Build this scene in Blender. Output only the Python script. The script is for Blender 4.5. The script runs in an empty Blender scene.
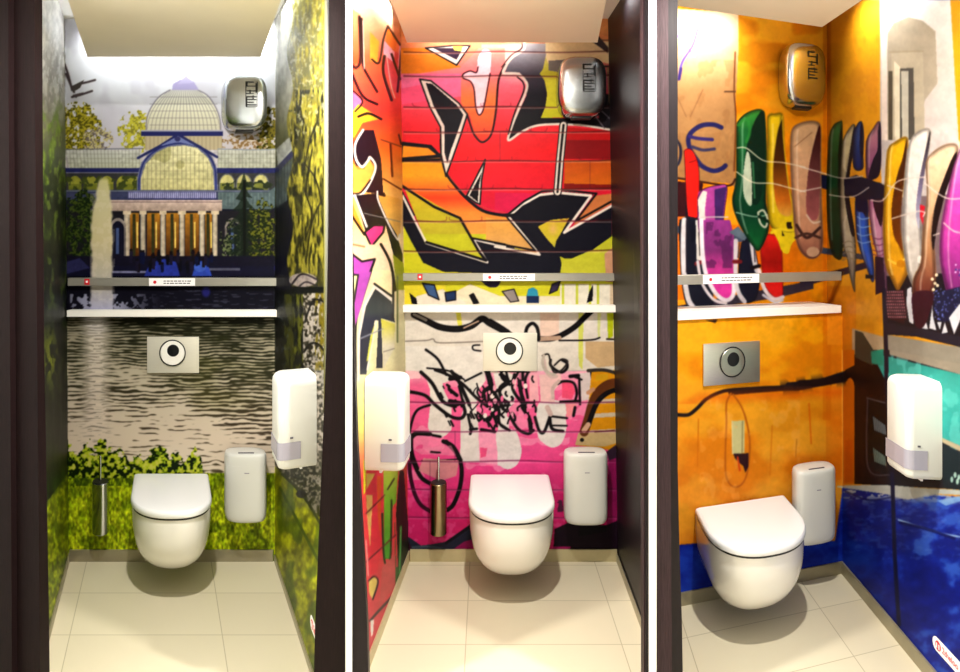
import bpy, bmesh, math, random
import numpy as np
from mathutils import Vector
random.seed(4)
C = bpy.context.scene.collection
FPX, HY, CX, EYE = 650.0, 235.0, 480.0, 1.575   # lens in pixels, horizon row, centre column, eye height

# ------------------------------------------------------------------ materials
def srgb(c):
    return tuple((v/255/12.92) if v/255 <= .04045 else ((v/255+.055)/1.055)**2.4 for v in c[:3])
def mat(name, col, rough=.5, metal=0., spec=.5, coat=0., bump=0., bscale=60., vary=0., stretch=None):
    m = bpy.data.materials.new(name); m.use_nodes = True
    nt = m.node_tree; b = nt.nodes['Principled BSDF']
    c = srgb(col) + (1,)
    b.inputs['Base Color'].default_value = c
    b.inputs['Roughness'].default_value = rough
    b.inputs['Metallic'].default_value = metal
    b.inputs['Specular IOR Level'].default_value = spec
    b.inputs['Coat Weight'].default_value = coat
    if bump or vary:
        tc = nt.nodes.new('ShaderNodeTexCoord'); mp = nt.nodes.new('ShaderNodeMapping')
        nt.links.new(tc.outputs['Object'], mp.inputs['Vector'])
        if stretch: mp.inputs['Scale'].default_value = stretch
        n = nt.nodes.new('ShaderNodeTexNoise'); n.inputs['Scale'].default_value = bscale
        n.inputs['Detail'].default_value = 4
        nt.links.new(mp.outputs[0], n.inputs['Vector'])
        if bump:
            bp = nt.nodes.new('ShaderNodeBump'); bp.inputs['Strength'].default_value = bump
            bp.inputs['Distance'].default_value = .002
            nt.links.new(n.outputs['Fac'], bp.inputs['Height']); nt.links.new(bp.outputs[0], b.inputs['Normal'])
        if vary:
            r = nt.nodes.new('ShaderNodeValToRGB')
            r.color_ramp.elements[0].position = .3; r.color_ramp.elements[1].position = .7
            r.color_ramp.elements[0].color = tuple(v*(1-vary) for v in c[:3])+(1,)
            r.color_ramp.elements[1].color = tuple(min(1, v*(1+vary)) for v in c[:3])+(1,)
            nt.links.new(n.outputs['Fac'], r.inputs['Fac']); nt.links.new(r.outputs[0], b.inputs['Base Color'])
    return m
M = dict(
    ceramic=mat('white_ceramic', (236,233,228), .12, coat=.6),
    plastic=mat('white_plastic', (210,210,205), .3),
    lid=mat('lid_plastic', (236,237,240), .22),
    grey_win=mat('grey_translucent_plastic', (150,146,158), .25),
    dark=mat('black_rubber', (14,14,16), .5),  # painted shade for the gap between toilet lid and bowl
    seam=mat('seam_gap_shade', (30,29,28), .6),
    steel=mat('brushed_steel', (196,192,180), .3, 1., bump=.15, bscale=40, stretch=(1,1,30), vary=.06),
    chrome=mat('polished_steel', (198,203,208), .24, 1., vary=.04, bscale=8),
    plate_pale=mat('pale_satin_plate', (226,222,208), .45, .35, vary=.03, bscale=30, stretch=(1,1,20)),
    plate=mat('satin_steel_plate', (205,200,188), .38, .85, vary=.04, bscale=30, stretch=(1,1,20)),
    bronze=mat('bronze_steel', (150,135,105), .25, 1., vary=.1, bscale=10),
    slate=mat('grey_laminate', (168,165,155), .35, .5, vary=.06, bscale=14),
    ledge=mat('white_laminate', (244,242,236), .35, vary=.02),
    skirt=mat('aluminium_skirting', (160,152,128), .42, .55, vary=.08, bscale=12),
    skirt_pale=mat('pale_aluminium_skirting', (190,178,140), .42, .4, vary=.06, bscale=12),
    wood=mat('dark_wenge_wood', (22,12,13), .5, spec=.1, bump=.2, bscale=30, stretch=(14,14,.6), vary=.35),
    wood_purple=mat('aubergine_wood', (50,36,40), .5, spec=.15, bump=.2, bscale=30, stretch=(14,14,.6), vary=.3),
    door=mat('black_brown_panel', (24,17,21), .42, spec=.2, bump=.05, bscale=30, stretch=(14,14,.6), vary=.2),
    white=mat('white_paint', (246,250,250), .5, vary=.02, bscale=5),
    panel=mat('cream_ceiling_panel', (240,229,208), .7, vary=.03, bscale=3),
    ceil=mat('white_ceiling_paint', (245,243,238), .8, vary=.02, bscale=3),
    red=mat('red_sticker', (205,30,45), .4),
    label=mat('white_sticker', (245,243,245), .4),
    ink=mat('grey_ink', (80,75,85), .6),
    pink=mat('pink_ink', (220,90,95), .5),
)
def mural_mat():
    m = bpy.data.materials.new('printed_wallcovering'); m.use_nodes = True
    nt = m.node_tree; b = nt.nodes['Principled BSDF']
    a = nt.nodes.new('ShaderNodeVertexColor'); a.layer_name = 'print'
    n = nt.nodes.new('ShaderNodeTexNoise'); n.inputs['Scale'].default_value = 9
    r = nt.nodes.new('ShaderNodeMapRange'); r.inputs['To Min'].default_value = .42; r.inputs['To Max'].default_value = .52
    nt.links.new(n.outputs['Fac'], r.inputs['Value']); nt.links.new(r.outputs[0], b.inputs['Roughness'])
    nt.links.new(a.outputs['Color'], b.inputs['Base Color']); b.inputs['Specular IOR Level'].default_value = .08
    return m
M['mural'] = mural_mat()
def floor_mat():
    m = bpy.data.materials.new('cream_porcelain_tiles'); m.use_nodes = True
    nt = m.node_tree; b = nt.nodes['Principled BSDF']
    uv = nt.nodes.new('ShaderNodeUVMap'); uv.uv_map = 'tile'
    br = nt.nodes.new('ShaderNodeTexBrick'); br.offset = 0; br.squash = 1
    br.inputs['Scale'].default_value = 1; br.inputs['Brick Width'].default_value = .6; br.inputs['Row Height'].default_value = .3
    br.inputs['Mortar Size'].default_value = .0022; br.inputs['Mortar Smooth'].default_value = .3
    br.inputs['Color1'].default_value = srgb((208,199,174))+(1,); br.inputs['Color2'].default_value = srgb((204,194,169))+(1,)
    br.inputs['Mortar'].default_value = srgb((170,160,134))+(1,)
    nt.links.new(uv.outputs[0], br.inputs['Vector']); nt.links.new(br.outputs['Color'], b.inputs['Base Color'])
    b.inputs['Roughness'].default_value = .35; b.inputs['Specular IOR Level'].default_value = .35
    return m
M['floor'] = floor_mat()

# ------------------------------------------------------------------ objects
def link(name, me, m, parent=None, loc=(0,0,0)):
    o = bpy.data.objects.new(name, me); C.objects.link(o); o.location = loc
    if m is not None and not me.materials: me.materials.append(m)
    if parent is not None: o.parent = parent
    return o
GROUPS = dict(wall_hung_toilet='wall-hung toilets, one in each stall', flush_plate='flush plates above the toilets', hand_dryer='hand dryers high on the back walls', sanitary_bin='sanitary bins beside the toilets', toilet_brush='toilet brush holders beside the toilets', tissue_dispenser='tissue dispensers on the side walls', steel_shelf='upper thin grey shelves', white_shelf='lower white shelves', wall_sticker='operator stickers low on the side walls')
def thing(name, label, cat, loc, group=None):
    o = bpy.data.objects.new(name, None); C.objects.link(o); o.location = loc
    o.empty_display_size = .05
    return tag(o, label, cat, group or GROUPS.get(name))
def tag(o, label, cat, group=None):
    o['label'] = label; o['category'] = cat
    if group: o['group'] = group
    return o
def struct(o, label=None):
    o['kind'] = 'structure'
    if label: o['label'] = label; 
    return o
def mesh(name, verts, faces, smooth=False, angle=None):
    me = bpy.data.meshes.new(name); me.from_pydata([tuple(v) for v in verts], [], faces); me.update()
    bm = bmesh.new(); bm.from_mesh(me); bmesh.ops.recalc_face_normals(bm, faces=bm.faces); bm.to_mesh(me); bm.free()
    if smooth:
        me.polygons.foreach_set('use_smooth', [True]*len(me.polygons))
        if angle: me.set_sharp_from_angle(angle=math.radians(angle))
    return me
class Frame:
    """oblique mounting frame: origin at floor level on a wall, U along the wall, A away from it"""
    def __init__(s, x, y, U, A):
        s.o = Vector((x, y, 0)); s.U = Vector((U[0], U[1], 0)); s.A = Vector((A[0], A[1], 0))
    def v(s, u, w, z): return s.U*u + s.A*w + Vector((0, 0, z))
def loft(fr, rings, close=True):
    """rings: list of lists of (u,w,z) -> closed skin with end caps"""
    n = len(rings[0]); V = [fr.v(*p) for r in rings for p in r]; F = []
    for i in range(len(rings)-1):
        for j in range(n):
            a, b = i*n+j, i*n+(j+1) % n
            F.append((a, b, b+n, a+n))
    if close:
        F.append(tuple(range(n))[::-1]); F.append(tuple(range((len(rings)-1)*n, len(rings)*n)))
    return V, F
def box_mesh(name, fr, u0, u1, w0, w1, z0, z1, bevel=0, seg=2):
    V, F = loft(fr, [[(u0,w0,z0),(u1,w0,z0),(u1,w1,z0),(u0,w1,z0)], [(u0,w0,z1),(u1,w0,z1),(u1,w1,z1),(u0,w1,z1)]])
    me = mesh(name, V, F)
    if bevel:
        bm = bmesh.new(); bm.from_mesh(me)
        bmesh.ops.bevel(bm, geom=list(bm.edges), offset=bevel, segments=seg, profile=.5, affect='EDGES')
        bm.to_mesh(me); bm.free()
        me.polygons.foreach_set('use_smooth', [True]*len(me.polygons)); me.set_sharp_from_angle(angle=math.radians(40))
    return me
def cyl_mesh(name, fr, u, w, r, z0, z1, n=28, rim=0., axis='z'):
    rs = []
    if axis == 'z':
        lv = [(r-rim, z0), (r, z0+rim), (r, z1-rim), (r-rim, z1)] if rim else [(r, z0), (r, z1)]
        for rr, z in lv: rs.append([(u+rr*math.cos(t*2*math.pi/n), w+rr*math.sin(t*2*math.pi/n), z) for t in range(n)])
    else:  # axis away from the wall: z0..z1 are depths, w is height
        lv = [(r, z0), (r, z1-rim), (r-rim, z1)] if rim else [(r, z0), (r, z1)]
        for rr, d in lv: rs.append([(u+rr*math.cos(t*2*math.pi/n), d, w+rr*math.sin(t*2*math.pi/n)) for t in range(n)])
    V, F = loft(fr, rs); return mesh(name, V, F, True, 35)
def ring_mesh(name, fr, u, z, r0, r1, d0, d1, n=40):
    V = []; F = []
    for t in range(n):
        c, s = math.cos(t*2*math.pi/n), math.sin(t*2*math.pi/n)
        for r, d in ((r0,d0),(r0,d1),(r1,d1),(r1,d0)): V.append(fr.v(u+r*c, d, z+r*s))
    for t in range(n):
        for k in range(4):
            F.append((t*4+k, t*4+(k+1) % 4, ((t+1) % n)*4+(k+1) % 4, ((t+1) % n)*4+k))
    return mesh(name, V, F, True, 35)
def slab(name, pts, z0, z1, m, parent=None):
    n = len(pts)
    V = [(x, y, z0) for x, y in pts] + [(x, y, z1) for x, y in pts]
    F = [tuple(range(n))[::-1], tuple(range(n, 2*n))] + [(i, (i+1) % n, (i+1) % n+n, i+n) for i in range(n)]
    return link(name, mesh(name, V, F), m, parent)
def P(x, D): return (x-CX)/FPX*D          # across-position of an image column at distance D
def Zp(y, D): return EYE + (HY-y)/FPX*D   # height of an image row at distance D

# ------------------------------------------------------------------ print canvases
GRAIN = .3
class Canvas:
    def __init__(s, x0, y0, x1, y1, S=2):
        s.x0, s.y0, s.S = x0, y0, S
        s.W, s.H = int((x1-x0)*S), int((y1-y0)*S)
        xs = x0+(np.arange(s.W)+.5)/S; ys = y0+(np.arange(s.H)+.5)/S
        s.X, s.Y = np.meshgrid(xs, ys); s.a = np.zeros((s.H, s.W, 3)) + .5
        s.rng = np.random.RandomState(7)
    def box(s, xa, ya, xb, yb):
        i0 = max(0, int((ya-s.y0)*s.S)-1); i1 = min(s.H, int((yb-s.y0)*s.S)+2)
        j0 = max(0, int((xa-s.x0)*s.S)-1); j1 = min(s.W, int((xb-s.x0)*s.S)+2)
        return (slice(i0, max(i0, i1)), slice(j0, max(j0, j1)))
    def put(s, sl, al, col):
        if s.a[sl].size == 0: return
        if callable(col): col = col(s.X[sl], s.Y[sl])
        else: col = np.array(col, float)
        col = col/255.
        s.a[sl] = s.a[sl]*(1-al[..., None]) + col*al[..., None]
    def rect(s, xa, ya, xb, yb, col, al=1.):
        sl = s.box(xa, ya, xb, yb); X, Y = s.X[sl], s.Y[sl]
        s.put(sl, ((X >= xa) & (X < xb) & (Y >= ya) & (Y < yb))*al, col)
    def poly(s, pts, col, al=1., sm=False):
        if sm: pts = smooth(pts, True)
        p = np.array(pts, float); sl = s.box(p[:,0].min(), p[:,1].min(), p[:,0].max(), p[:,1].max())
        X, Y = s.X[sl], s.Y[sl]; ins = np.zeros(X.shape, bool)
        for i in range(len(p)):
            (xa, ya), (xb, yb) = p[i], p[(i+1) % len(p)]
            if ya == yb: continue
            ins ^= ((ya > Y) != (yb > Y)) & (X < (xb-xa)*(Y-ya)/(yb-ya)+xa)
        s.put(sl, ins*float(al) if not isinstance(al, np.ndarray) else ins*al[sl], col)
    def line(s, pts, w, col, sm=True, al=1., closed=False):
        if closed: pts = list(pts)+[pts[0]]
        if sm and len(pts) > 2: pts = smooth(pts, False)
        p = np.array(pts, float); h = w/2+1
        sl = s.box(p[:,0].min()-h, p[:,1].min()-h, p[:,0].max()+h, p[:,1].max()+h)
        X, Y = s.X[sl], s.Y[sl]
        if X.size == 0: return
        d = np.full(X.shape, 1e9)
        for i in range(len(p)-1):
            (xa, ya), (xb, yb) = p[i], p[i+1]; L = (xb-xa)**2+(yb-ya)**2+1e-9
            t = np.clip(((X-xa)*(xb-xa)+(Y-ya)*(yb-ya))/L, 0, 1)
            d = np.minimum(d, (X-xa-t*(xb-xa))**2+(Y-ya-t*(yb-ya))**2)
        s.put(sl, np.clip((w/2-np.sqrt(d))*1.6+.5, 0, 1)*al, col)
    def ell(s, cx, cy, rx, ry, col, al=1., soft=0.):
        sl = s.box(cx-rx*1.3, cy-ry*1.3, cx+rx*1.3, cy+ry*1.3); X, Y = s.X[sl], s.Y[sl]
        r = np.sqrt(((X-cx)/rx)**2+((Y-cy)/ry)**2)
        k = np.clip((1-r)/max(soft, .02)+(.5 if soft else 0), 0, 1) if soft else (r < 1)*1.
        s.put(sl, k*al, col)
    def noise(s, px, py, oct=3, seed=0):
        rng = np.random.RandomState(seed); out = np.zeros((s.H, s.W)); amp = 1.; tot = 0
        for o in range(oct):
            gx, gy = s.W/(px*s.S)*2**o, s.H/(py*s.S)*2**o
            g = rng.rand(int(gy)+3, int(gx)+3)
            fx = (np.arange(s.W)+.5)/s.W*gx; fy = (np.arange(s.H)+.5)/s.H*gy
            ix, iy = fx.astype(int), fy.astype(int); tx, ty = fx-ix, fy-iy
            tx = tx*tx*(3-2*tx); ty = (ty*ty*(3-2*ty))[:, None]
            out += amp*((g[iy][:, ix]*(1-tx)+g[iy][:, ix+1]*tx)*(1-ty)+(g[iy+1][:, ix]*(1-tx)+g[iy+1][:, ix+1]*tx)*ty)
            tot += amp; amp *= .55
        out /= tot
        return np.clip((out-out.mean())/(out.std()*4)+.5, 0, 1)
    def region(s, xa, ya, xb, yb): return ((s.X >= xa) & (s.X < xb) & (s.Y >= ya) & (s.Y < yb))*1.
    def full(s, al, col): s.put((slice(0, s.H), slice(0, s.W)), al, col)
    def soften(s, k=1):
        for _ in range(k):
            for ax in (0, 1): s.a = (np.roll(s.a, 1, ax)+2*s.a+np.roll(s.a, -1, ax))/4
    def grain(s, m, px, py, amt, seed):
        s.a = np.clip(s.a*(1+(m*(s.noise(px, py, 3, seed)-.5)*2*amt*GRAIN)[..., None]), 0, 1)
    def sample(s, x, y):
        fx = np.clip((x-s.x0)*s.S-.5, 0, s.W-1.001); fy = np.clip((y-s.y0)*s.S-.5, 0, s.H-1.001)
        ix, iy = fx.astype(int), fy.astype(int); tx = (fx-ix)[:, None]; ty = (fy-iy)[:, None]
        A = s.a
        c = (A[iy, ix]*(1-tx)+A[iy, ix+1]*tx)*(1-ty)+(A[iy+1, ix]*(1-tx)+A[iy+1, ix+1]*tx)*ty
        c = np.clip(c, 0, 1)
        return np.where(c <= .04045, c/12.92, ((c+.055)/1.055)**2.4)
def smooth(pts, closed):
    p = [np.array(q, float) for q in pts]; n = len(p); out = []
    for i in range(n if closed else n-1):
        if closed: a, b, c, d = p[i-1], p[i], p[(i+1) % n], p[(i+2) % n]
        else: a, b, c, d = p[max(i-1, 0)], p[i], p[i+1], p[min(i+2, n-1)]
        for t in np.linspace(0, 1, 7)[:-1]:
            out.append(.5*((2*b)+(c-a)*t+(2*a-5*b+4*c-d)*t*t+(3*b-a-3*c+d)*t**3))
    if not closed: out.append(p[-1])
    return out
def K(ox, oy, s):
    return lambda *pts: [(ox+x/s, oy+y/s) for x, y in pts]
def vg(*stops):
    """vertical gradient colour"""
    ys = [q[0] for q in stops]; cs = np.array([q[1] for q in stops], float)
    return lambda X, Y: np.stack([np.interp(Y, ys, cs[:, k]) for k in range(3)], -1)

def mural_wall(name, bl, br, tr, tl, nu, nv, cv, thick=.02, label=None, ink=.76):
    """wall slab whose room side is a fine grid carrying the print"""
    bl, br, tr, tl = [np.array(q, float) for q in (bl, br, tr, tl)]
    u = np.linspace(0, 1, nu); v = np.linspace(0, 1, nv); U, V_ = np.meshgrid(u, v); U = U.ravel()[:, None]; V_ = V_.ravel()[:, None]
    Pp = (bl*(1-U)+br*U)*(1-V_)+(tl*(1-U)+tr*U)*V_
    x = CX+FPX*Pp[:, 0]/Pp[:, 1]; y = HY+FPX*(EYE-Pp[:, 2])/Pp[:, 1]
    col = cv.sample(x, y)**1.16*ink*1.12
    nrm = np.cross(br-bl, tl-bl); nrm /= np.linalg.norm(nrm)      # points into the room
    back = np.array([bl, br, tr, tl])-nrm*thick
    allv = np.vstack([Pp, back]); N = nu*nv
    i = np.arange(nv-1)[:, None]*nu+np.arange(nu-1)[None, :]; i = i.ravel()
    q = np.stack([i, i+1, i+1+nu, i+nu], -1)
    c0, c1, c2, c3 = 0, nu-1, N-1, N-nu
    ex = np.array([[N+1, N, N+3, N+2], [c0, N, N+1, c1], [c1, N+1, N+2, c2], [c2, N+2, N+3, c3], [c3, N+3, N, c0]])
    q = np.vstack([q, ex]); me = bpy.data.meshes.new(name)
    me.vertices.add(len(allv)); me.vertices.foreach_set('co', allv.ravel().astype(np.float32))
    me.loops.add(q.size); me.loops.foreach_set('vertex_index', q.ravel().astype(np.int32))
    me.polygons.add(len(q)); me.polygons.foreach_set('loop_start', (np.arange(len(q))*4).astype(np.int32))
    at = me.color_attributes.new('print', 'FLOAT_COLOR', 'POINT')
    full = np.ones((len(allv), 4), np.float32); full[:N, :3] = col; full[N:, :3] = .5
    at.data.foreach_set('color', full.ravel())
    me.update(); me.validate()
    o = link(name, me, M['mural']); struct(o, label); return o
# ------------------------------------------------------------------ print 1: glass pavilion by a pond
def paint_pond():
    c = Canvas(0, 0, 350, 672)
    nf = c.noise(5, 5, 3, 1); nb = c.noise(30, 30, 3, 2); ng = c.noise(2.4, 4.5, 3, 3)
    X, Y = c.X, c.Y
    c.rect(-50, 0, 400, 275, vg((0,(236,238,244)), (90,(228,230,240)), (125,(205,203,216)), (160,(196,190,196))))
    c.full(np.clip((nb-.55)*2, 0, .5)*(Y < 150), (200,198,214))
    # far trees beside the dome
    def tree(cx, cy, rx, ry, c1, c2, seed, th=.5, soft=.5):
        n = c.noise(3.4, 3.2, 3, seed); r = np.sqrt(((X-cx)/rx)**2+((Y-cy)/ry)**2)
        al = np.clip((1.1-r)/soft, 0, 1); m = (n+.35*al-.2 > th)*(al > 0)
        c.full(m*1., c1); n2 = c.noise(1.6, 1.6, 2, seed+50); c.full(m*(n2 > .55), c2)
    tree(78, 130, 22, 26, (176,165,50), (96,92,30), 11, .42)
    tree(136, 132, 17, 20, (196,190,70), (140,136,60), 12, .42)
    tree(98, 140, 14, 14, (196,186,140), (120,110,110), 13, .55)
    tree(270, 135, 14, 26, (130,120,40), (60,60,20), 14, .35)
    tree(245, 143, 22, 10, (150,120,80), (200,190,180), 15, .45)
    for q in ([(72,88),(80,84),(88,82),(95,80)], [(72,97),(80,95),(92,91)], [(63,60),(68,74),(72,90)], [(66,74),(72,88),(74,92)]):
        c.line(q, 2.2, (78,66,70))
    c.poly([(72,86),(84,80),(80,88),(73,92)], (80,72,70)); c.poly([(72,95),(84,92),(76,98)], (90,76,80))
    # dome
    c.poly([(146,133),(147,118),(152,106),(160,96),(170,90),(198,90),(208,96),(216,108),(220,120),(221,133)], vg((88,(232,232,228)),(112,(222,220,200)),(133,(206,202,180))))
    for k in range(-9, 10):
        c.line([(183.5+k*1.6,90),(183.5+k*3.0,104),(183.5+k*3.8,118),(183.5+k*4.1,132)], .55, (120,116,122), al=.75)
    for yy in (97,104,111,118,125): c.line([(150,yy),(217,yy)], .6, (118,114,122), al=.7)
    c.line([(146,133),(147,118),(152,106),(160,96),(170,90)], 1.2, (140,135,150)); c.line([(221,133),(220,120),(216,108),(208,96),(198,90)], 1.2, (140,135,150))
    c.poly([(172,90),(173,84),(180,80),(187,79),(194,82),(199,90)], (178,172,214)); c.line([(186.5,80),(186.5,64)], .8, (170,168,200))
    c.poly([(178,84),(186,76),(194,83)], (190,184,222))
    c.rect(145, 136, 222, 150, (190,178,150)); 
    for k in range(20): c.line([(146+k*4,137),(146+k*4,150)], .5, (120,104,90), al=.6)
    # wings roofs
    c.poly([(66,150),(140,150),(142,170),(70,170)], vg((149,(205,206,206)),(168,(186,188,168))))
    c.poly([(218,150),(276,149),(290,138),(290,152),(278,168),(218,169)], vg((138,(205,206,206)),(168,(182,184,166))))
    for k in range(22): c.line([(66+k*3.5,150),(68+k*3.4,169)], .5, (120,120,112), al=.7)
    for k in range(17): c.line([(218+k*3.5,150),(218+k*3.5,168)], .5, (120,120,112), al=.7)
    for yy in (154,158.5,163): c.line([(67,yy),(140,yy)], .5, (130,130,120), al=.6); c.line([(219,yy),(277,yy)], .5, (130,130,120), al=.6)
    c.line([(66,149.5),(142,148.5)], 1, (110,112,128)); c.line([(218,149),(276,149),(290,137)], 1.2, (150,158,170))
    c.rect(64, 173, 282, 192, (62,62,66)); c.rect(64, 190, 282, 280, (30,32,48))
    # arches under the wings
    for cx in (75, 91, 107, 123, 134): 
        c.ell(cx, 184, 6.6, 8, (150,150,62)); c.rect(cx-6.6, 184, cx+6.6, 190, (120,125,50))
    for cx in (227, 244, 261): 
        c.ell(cx, 183, 6.8, 8.2, (196,190,130)); c.rect(cx-6.8, 183, cx+6.8, 190, (120,124,60)); c.line([(cx-7.6,190),(cx-6.5,179),(cx,174),(cx+6.5,179),(cx+7.6,190)], .9, (120,122,130))
    c.full((c.region(64,176,140,190))*(nf > .55), (70,80,40)); c.full((c.region(222,180,280,192))*(nf > .58), (50,60,40))
    c.rect(64, 168, 142, 172.5, (44,48,104)); c.rect(216, 168, 276, 173, (44,48,104)); c.line([(276,170),(289,157)], 4.5, (44,48,104), sm=False)
    # central arch with gable
    c.poly([(137,190),(137,178),(141,163),(152,150),(166,143),(184,141),(200,145),(211,154),(217,168),(218,190)], (118,122,150))
    c.poly([(141,190),(141,178),(146,164),(156,153),(168,147),(184,145.5),(197,148),(208,158),(213,170),(214,190)], vg((145,(226,222,184)),(190,(196,190,140))))
    c.full(c.region(141,146,214,190)*(nb > .5)*.5*(((X-177.5)/36)**2+((Y-184)/38)**2 < 1), (150,146,90))
    for k in range(-8, 9):
        x = 177.5+k*4.3; c.line([(x, 184-38*math.sqrt(max(0,1-(k*4.3/37)**2))), (x,190)], .5, (120,112,90), al=.8)
    for yy in (155,163,171,179): c.line([(143,yy),(212,yy)], .5, (140,132,100), al=.6)
    c.line([(139,190),(139.5,177),(144,162),(155,151),(168,145),(184,143.4),(199,147),(209,156),(215,169),(216,190)], 1.8, (48,56,120))
    c.line([(138,158),(160,146),(178,134.5),(198,146),(217,157)], 2.6, (44,48,104), sm=False)
    c.poly([(160,146),(178,136),(196,146),(178,142)], (120,130,180)); c.ell(177.5,139,3,2.5,(60,60,110))
    c.rect(141, 131, 223, 136, (44,48,106)); c.rect(141, 130, 223, 131.3, (170,170,190))
    # balcony
    c.rect(66, 190, 280, 200, (66,70,104))
    c.rect(128, 191, 216, 199, (100,100,150))
    for k in range(44): c.rect(129+k*2, 192.5, 129.8+k*2, 198, (176,176,206))
    c.rect(128, 190.4, 218, 191.6, (60,60,110)); c.rect(66, 190.4, 280, 191.4, (120,125,140)); c.rect(128, 198.6, 218, 200, (50,52,96))
    c.poly([(218,192),(268,192),(290,176),(296,180),(296,196),(272,209),(218,209)], (92,108,112))
    for k in range(20): c.line([(219+k*3.6,193),(219+k*3.6,206)], .5, (140,150,150), al=.6)
    c.rect(110, 200, 222, 211.5, vg((200,(206,186,176)),(211,(170,150,140)))); c.line([(110,202),(222,202)], .8, (110,90,100))
    # colonnade
    c.rect(66, 211, 282, 264, (36,34,42))
    for a, b, k in ((130,139,0),(147,160,1),(166,179,0),(185,199,1),(205,212,0)):
        c.rect(a, 213, b, 256, vg((213,(176,124,44)),(256,(84,48,20))))
        c.rect((a+b)/2-2, 214, (a+b)/2+1, 256, (60,60,36)); c.rect((a+b)/2+2, 222, (a+b)/2+3.5, 248, (226,200,110))
    for x, w in ((127,6),(143,4.6),(163,4.8),(182,5.2),(202,5.2),(215,5.4)):
        c.rect(x-w/2, 212, x+w/2, 262, lambda XX, YY, x=x, w=w: np.stack([np.interp(XX, [x-w/2,x,x+w/2], q) for q in ((160,206,140),(152,192,128),(140,170,116))], -1))
        c.rect(x-w/2-1.2, 211, x+w/2+1.2, 214.5, (206,190,165))
    for cx in (118, 233):
        c.ell(cx, 228, 8, 10, (150,140,135)); c.rect(cx-8, 228, cx+8, 262, (120,112,112)); c.ell(cx, 229, 6, 8, (26,26,44)); c.rect(cx-6, 229, cx+6, 258, (26,26,44))
        c.rect(cx-2, 228, cx+1, 254, (80,96,140))
    tree(262, 235, 16, 34, (34,44,20), (110,112,36), 21, .4); tree(80, 225, 20, 34, (26,40,20), (70,84,34), 22, .4)
    tree(232, 240, 12, 20, (30,36,30), (110,120,80), 24, .55)
    # conifer
    for k in range(9):
        yy = 178+k*11; w = 6+k*2.5 if k < 6 else 22-k*.5
        n = 26
        c.poly([(244-w,yy+10),(244-w*.5,yy+4),(244,yy-6),(244+w*.5,yy+4),(244+w,yy+9),(244+w*.3,yy+8),(244-w*.2,yy+12)], (28,40,28), al=.75)
    c.rect(243, 180, 246, 275, (20,24,20))
    # terrace, people, parasols
    c.rect(66, 256, 282, 268, (26,24,42)); c.rect(66, 266, 282, 278, (24,24,48)); c.rect(112, 271, 150, 273, (130,130,160)); c.rect(205, 268, 240, 270.5, (90,90,110)); c.rect(66, 276, 282, 309, (20,20,32))
    c.poly([(144,276),(150,263),(164,259),(176,262),(180,276)], (46,60,150)); c.poly([(192,276),(196,262),(206,260),(212,276)], (52,76,170)); c.poly([(66,262),(80,258),(90,268),(66,274)], (50,50,90))
    c.ell(280,268,6,6,(46,40,120)); c.ell(200,267,6,5,(70,100,190))
    rg = random.Random(5)
    for k in range(26):
        x = 128+rg.random()*84; h = 8+rg.random()*5; y = 262+rg.random()*12
        c.ell(x, y-h, 1.5, 1.7, (24,18,22)); c.poly([(x-1.8,y-h+1),(x+1.8,y-h+1),(x+1.4,y),(x-1.4,y)], rg.choice([(16,16,26),(26,20,26),(34,30,52),(20,26,60)]))
    # water under the shelf
    c.full(c.region(60,286,284,312)*(nf > .72)*((X < 150)), (130,130,150))
    # pond with ripples
    nr = c.noise(9, 1.45, 2, 31); nr2 = c.noise(40, 4.2, 2, 32); nr3 = c.noise(45, 25, 2, 33)
    lvl = np.interp(Y, [312,330,360,395,430,465], [.70,.60,.47,.37,.27,.2])
    lvl = lvl + .16*np.exp(-((X-236)/52)**2)*np.interp(Y, [312,400,450], [1,1,0]) + (nr3-.5)*.35
    dark = vg((312,(30,32,20)),(370,(58,58,40)),(430,(84,72,58)),(470,(96,84,64)))(X, Y)
    light = vg((312,(132,126,108)),(350,(178,170,150)),(400,(210,198,180)),(440,(224,208,190)),(470,(226,212,194)))(X, Y)
    olive = np.clip(1-np.abs(X-215)/60, 0, 1)*.6*np.clip((nr3-.45)*4, 0, 1)*np.interp(Y, [310,330,400,420], [.8,.8,.7,0])
    per = np.interp(c.Y[:,0], [310,360,420,470], [2.6,3.2,4.6,6.0]); ph = np.cumsum(.5/per)[:, None]
    band = .5+.5*np.sin(2*np.pi*(ph+.85*c.noise(24, 12, 2, 34)+.3*c.noise(9, 6, 1, 35)))
    v = .44*band+.42*nr+.14*nr2+.02; al = np.clip((v-lvl)*6+.5, 0, 1)[..., None]
    pond = dark*(1-al)+light*al
    pond = pond*(1-.55*olive[..., None])+np.array((106,108,40))*.55*olive[..., None]
    fall = np.clip(1.35-np.abs(X-96-2*np.sin(Y*.9))/13, 0, 1)*np.interp(Y, [300,420,460], [.97,.92,.4])
    fr_ = vg((300,(190,188,200)),(340,(224,214,200)),(470,(226,208,192)))(X, Y)*(1-.4*np.clip((band-.62)*4,0,1)*(nr > .4))[..., None]
    pond = pond*(1-fall[..., None])+fr_*fall[..., None]
    c.put((slice(0,c.H), slice(0,c.W)), c.region(58,312,290,476), lambda a, b: pond)
    c.full(c.region(58,286,290,312)*(1.), (22,21,34)); 
    fo = np.clip(1.4-np.abs(X-100)/44, 0, 1)*(nf > .42)*c.region(70,294,160,316); c.full(fo*.9, (165,166,190)); 
    c.full(c.region(160,290,284,312)*(nr > .8)*.4, (110,110,130))
    c.ell(206, 292, 4, 5, (40,40,110), soft=.6)
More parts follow.
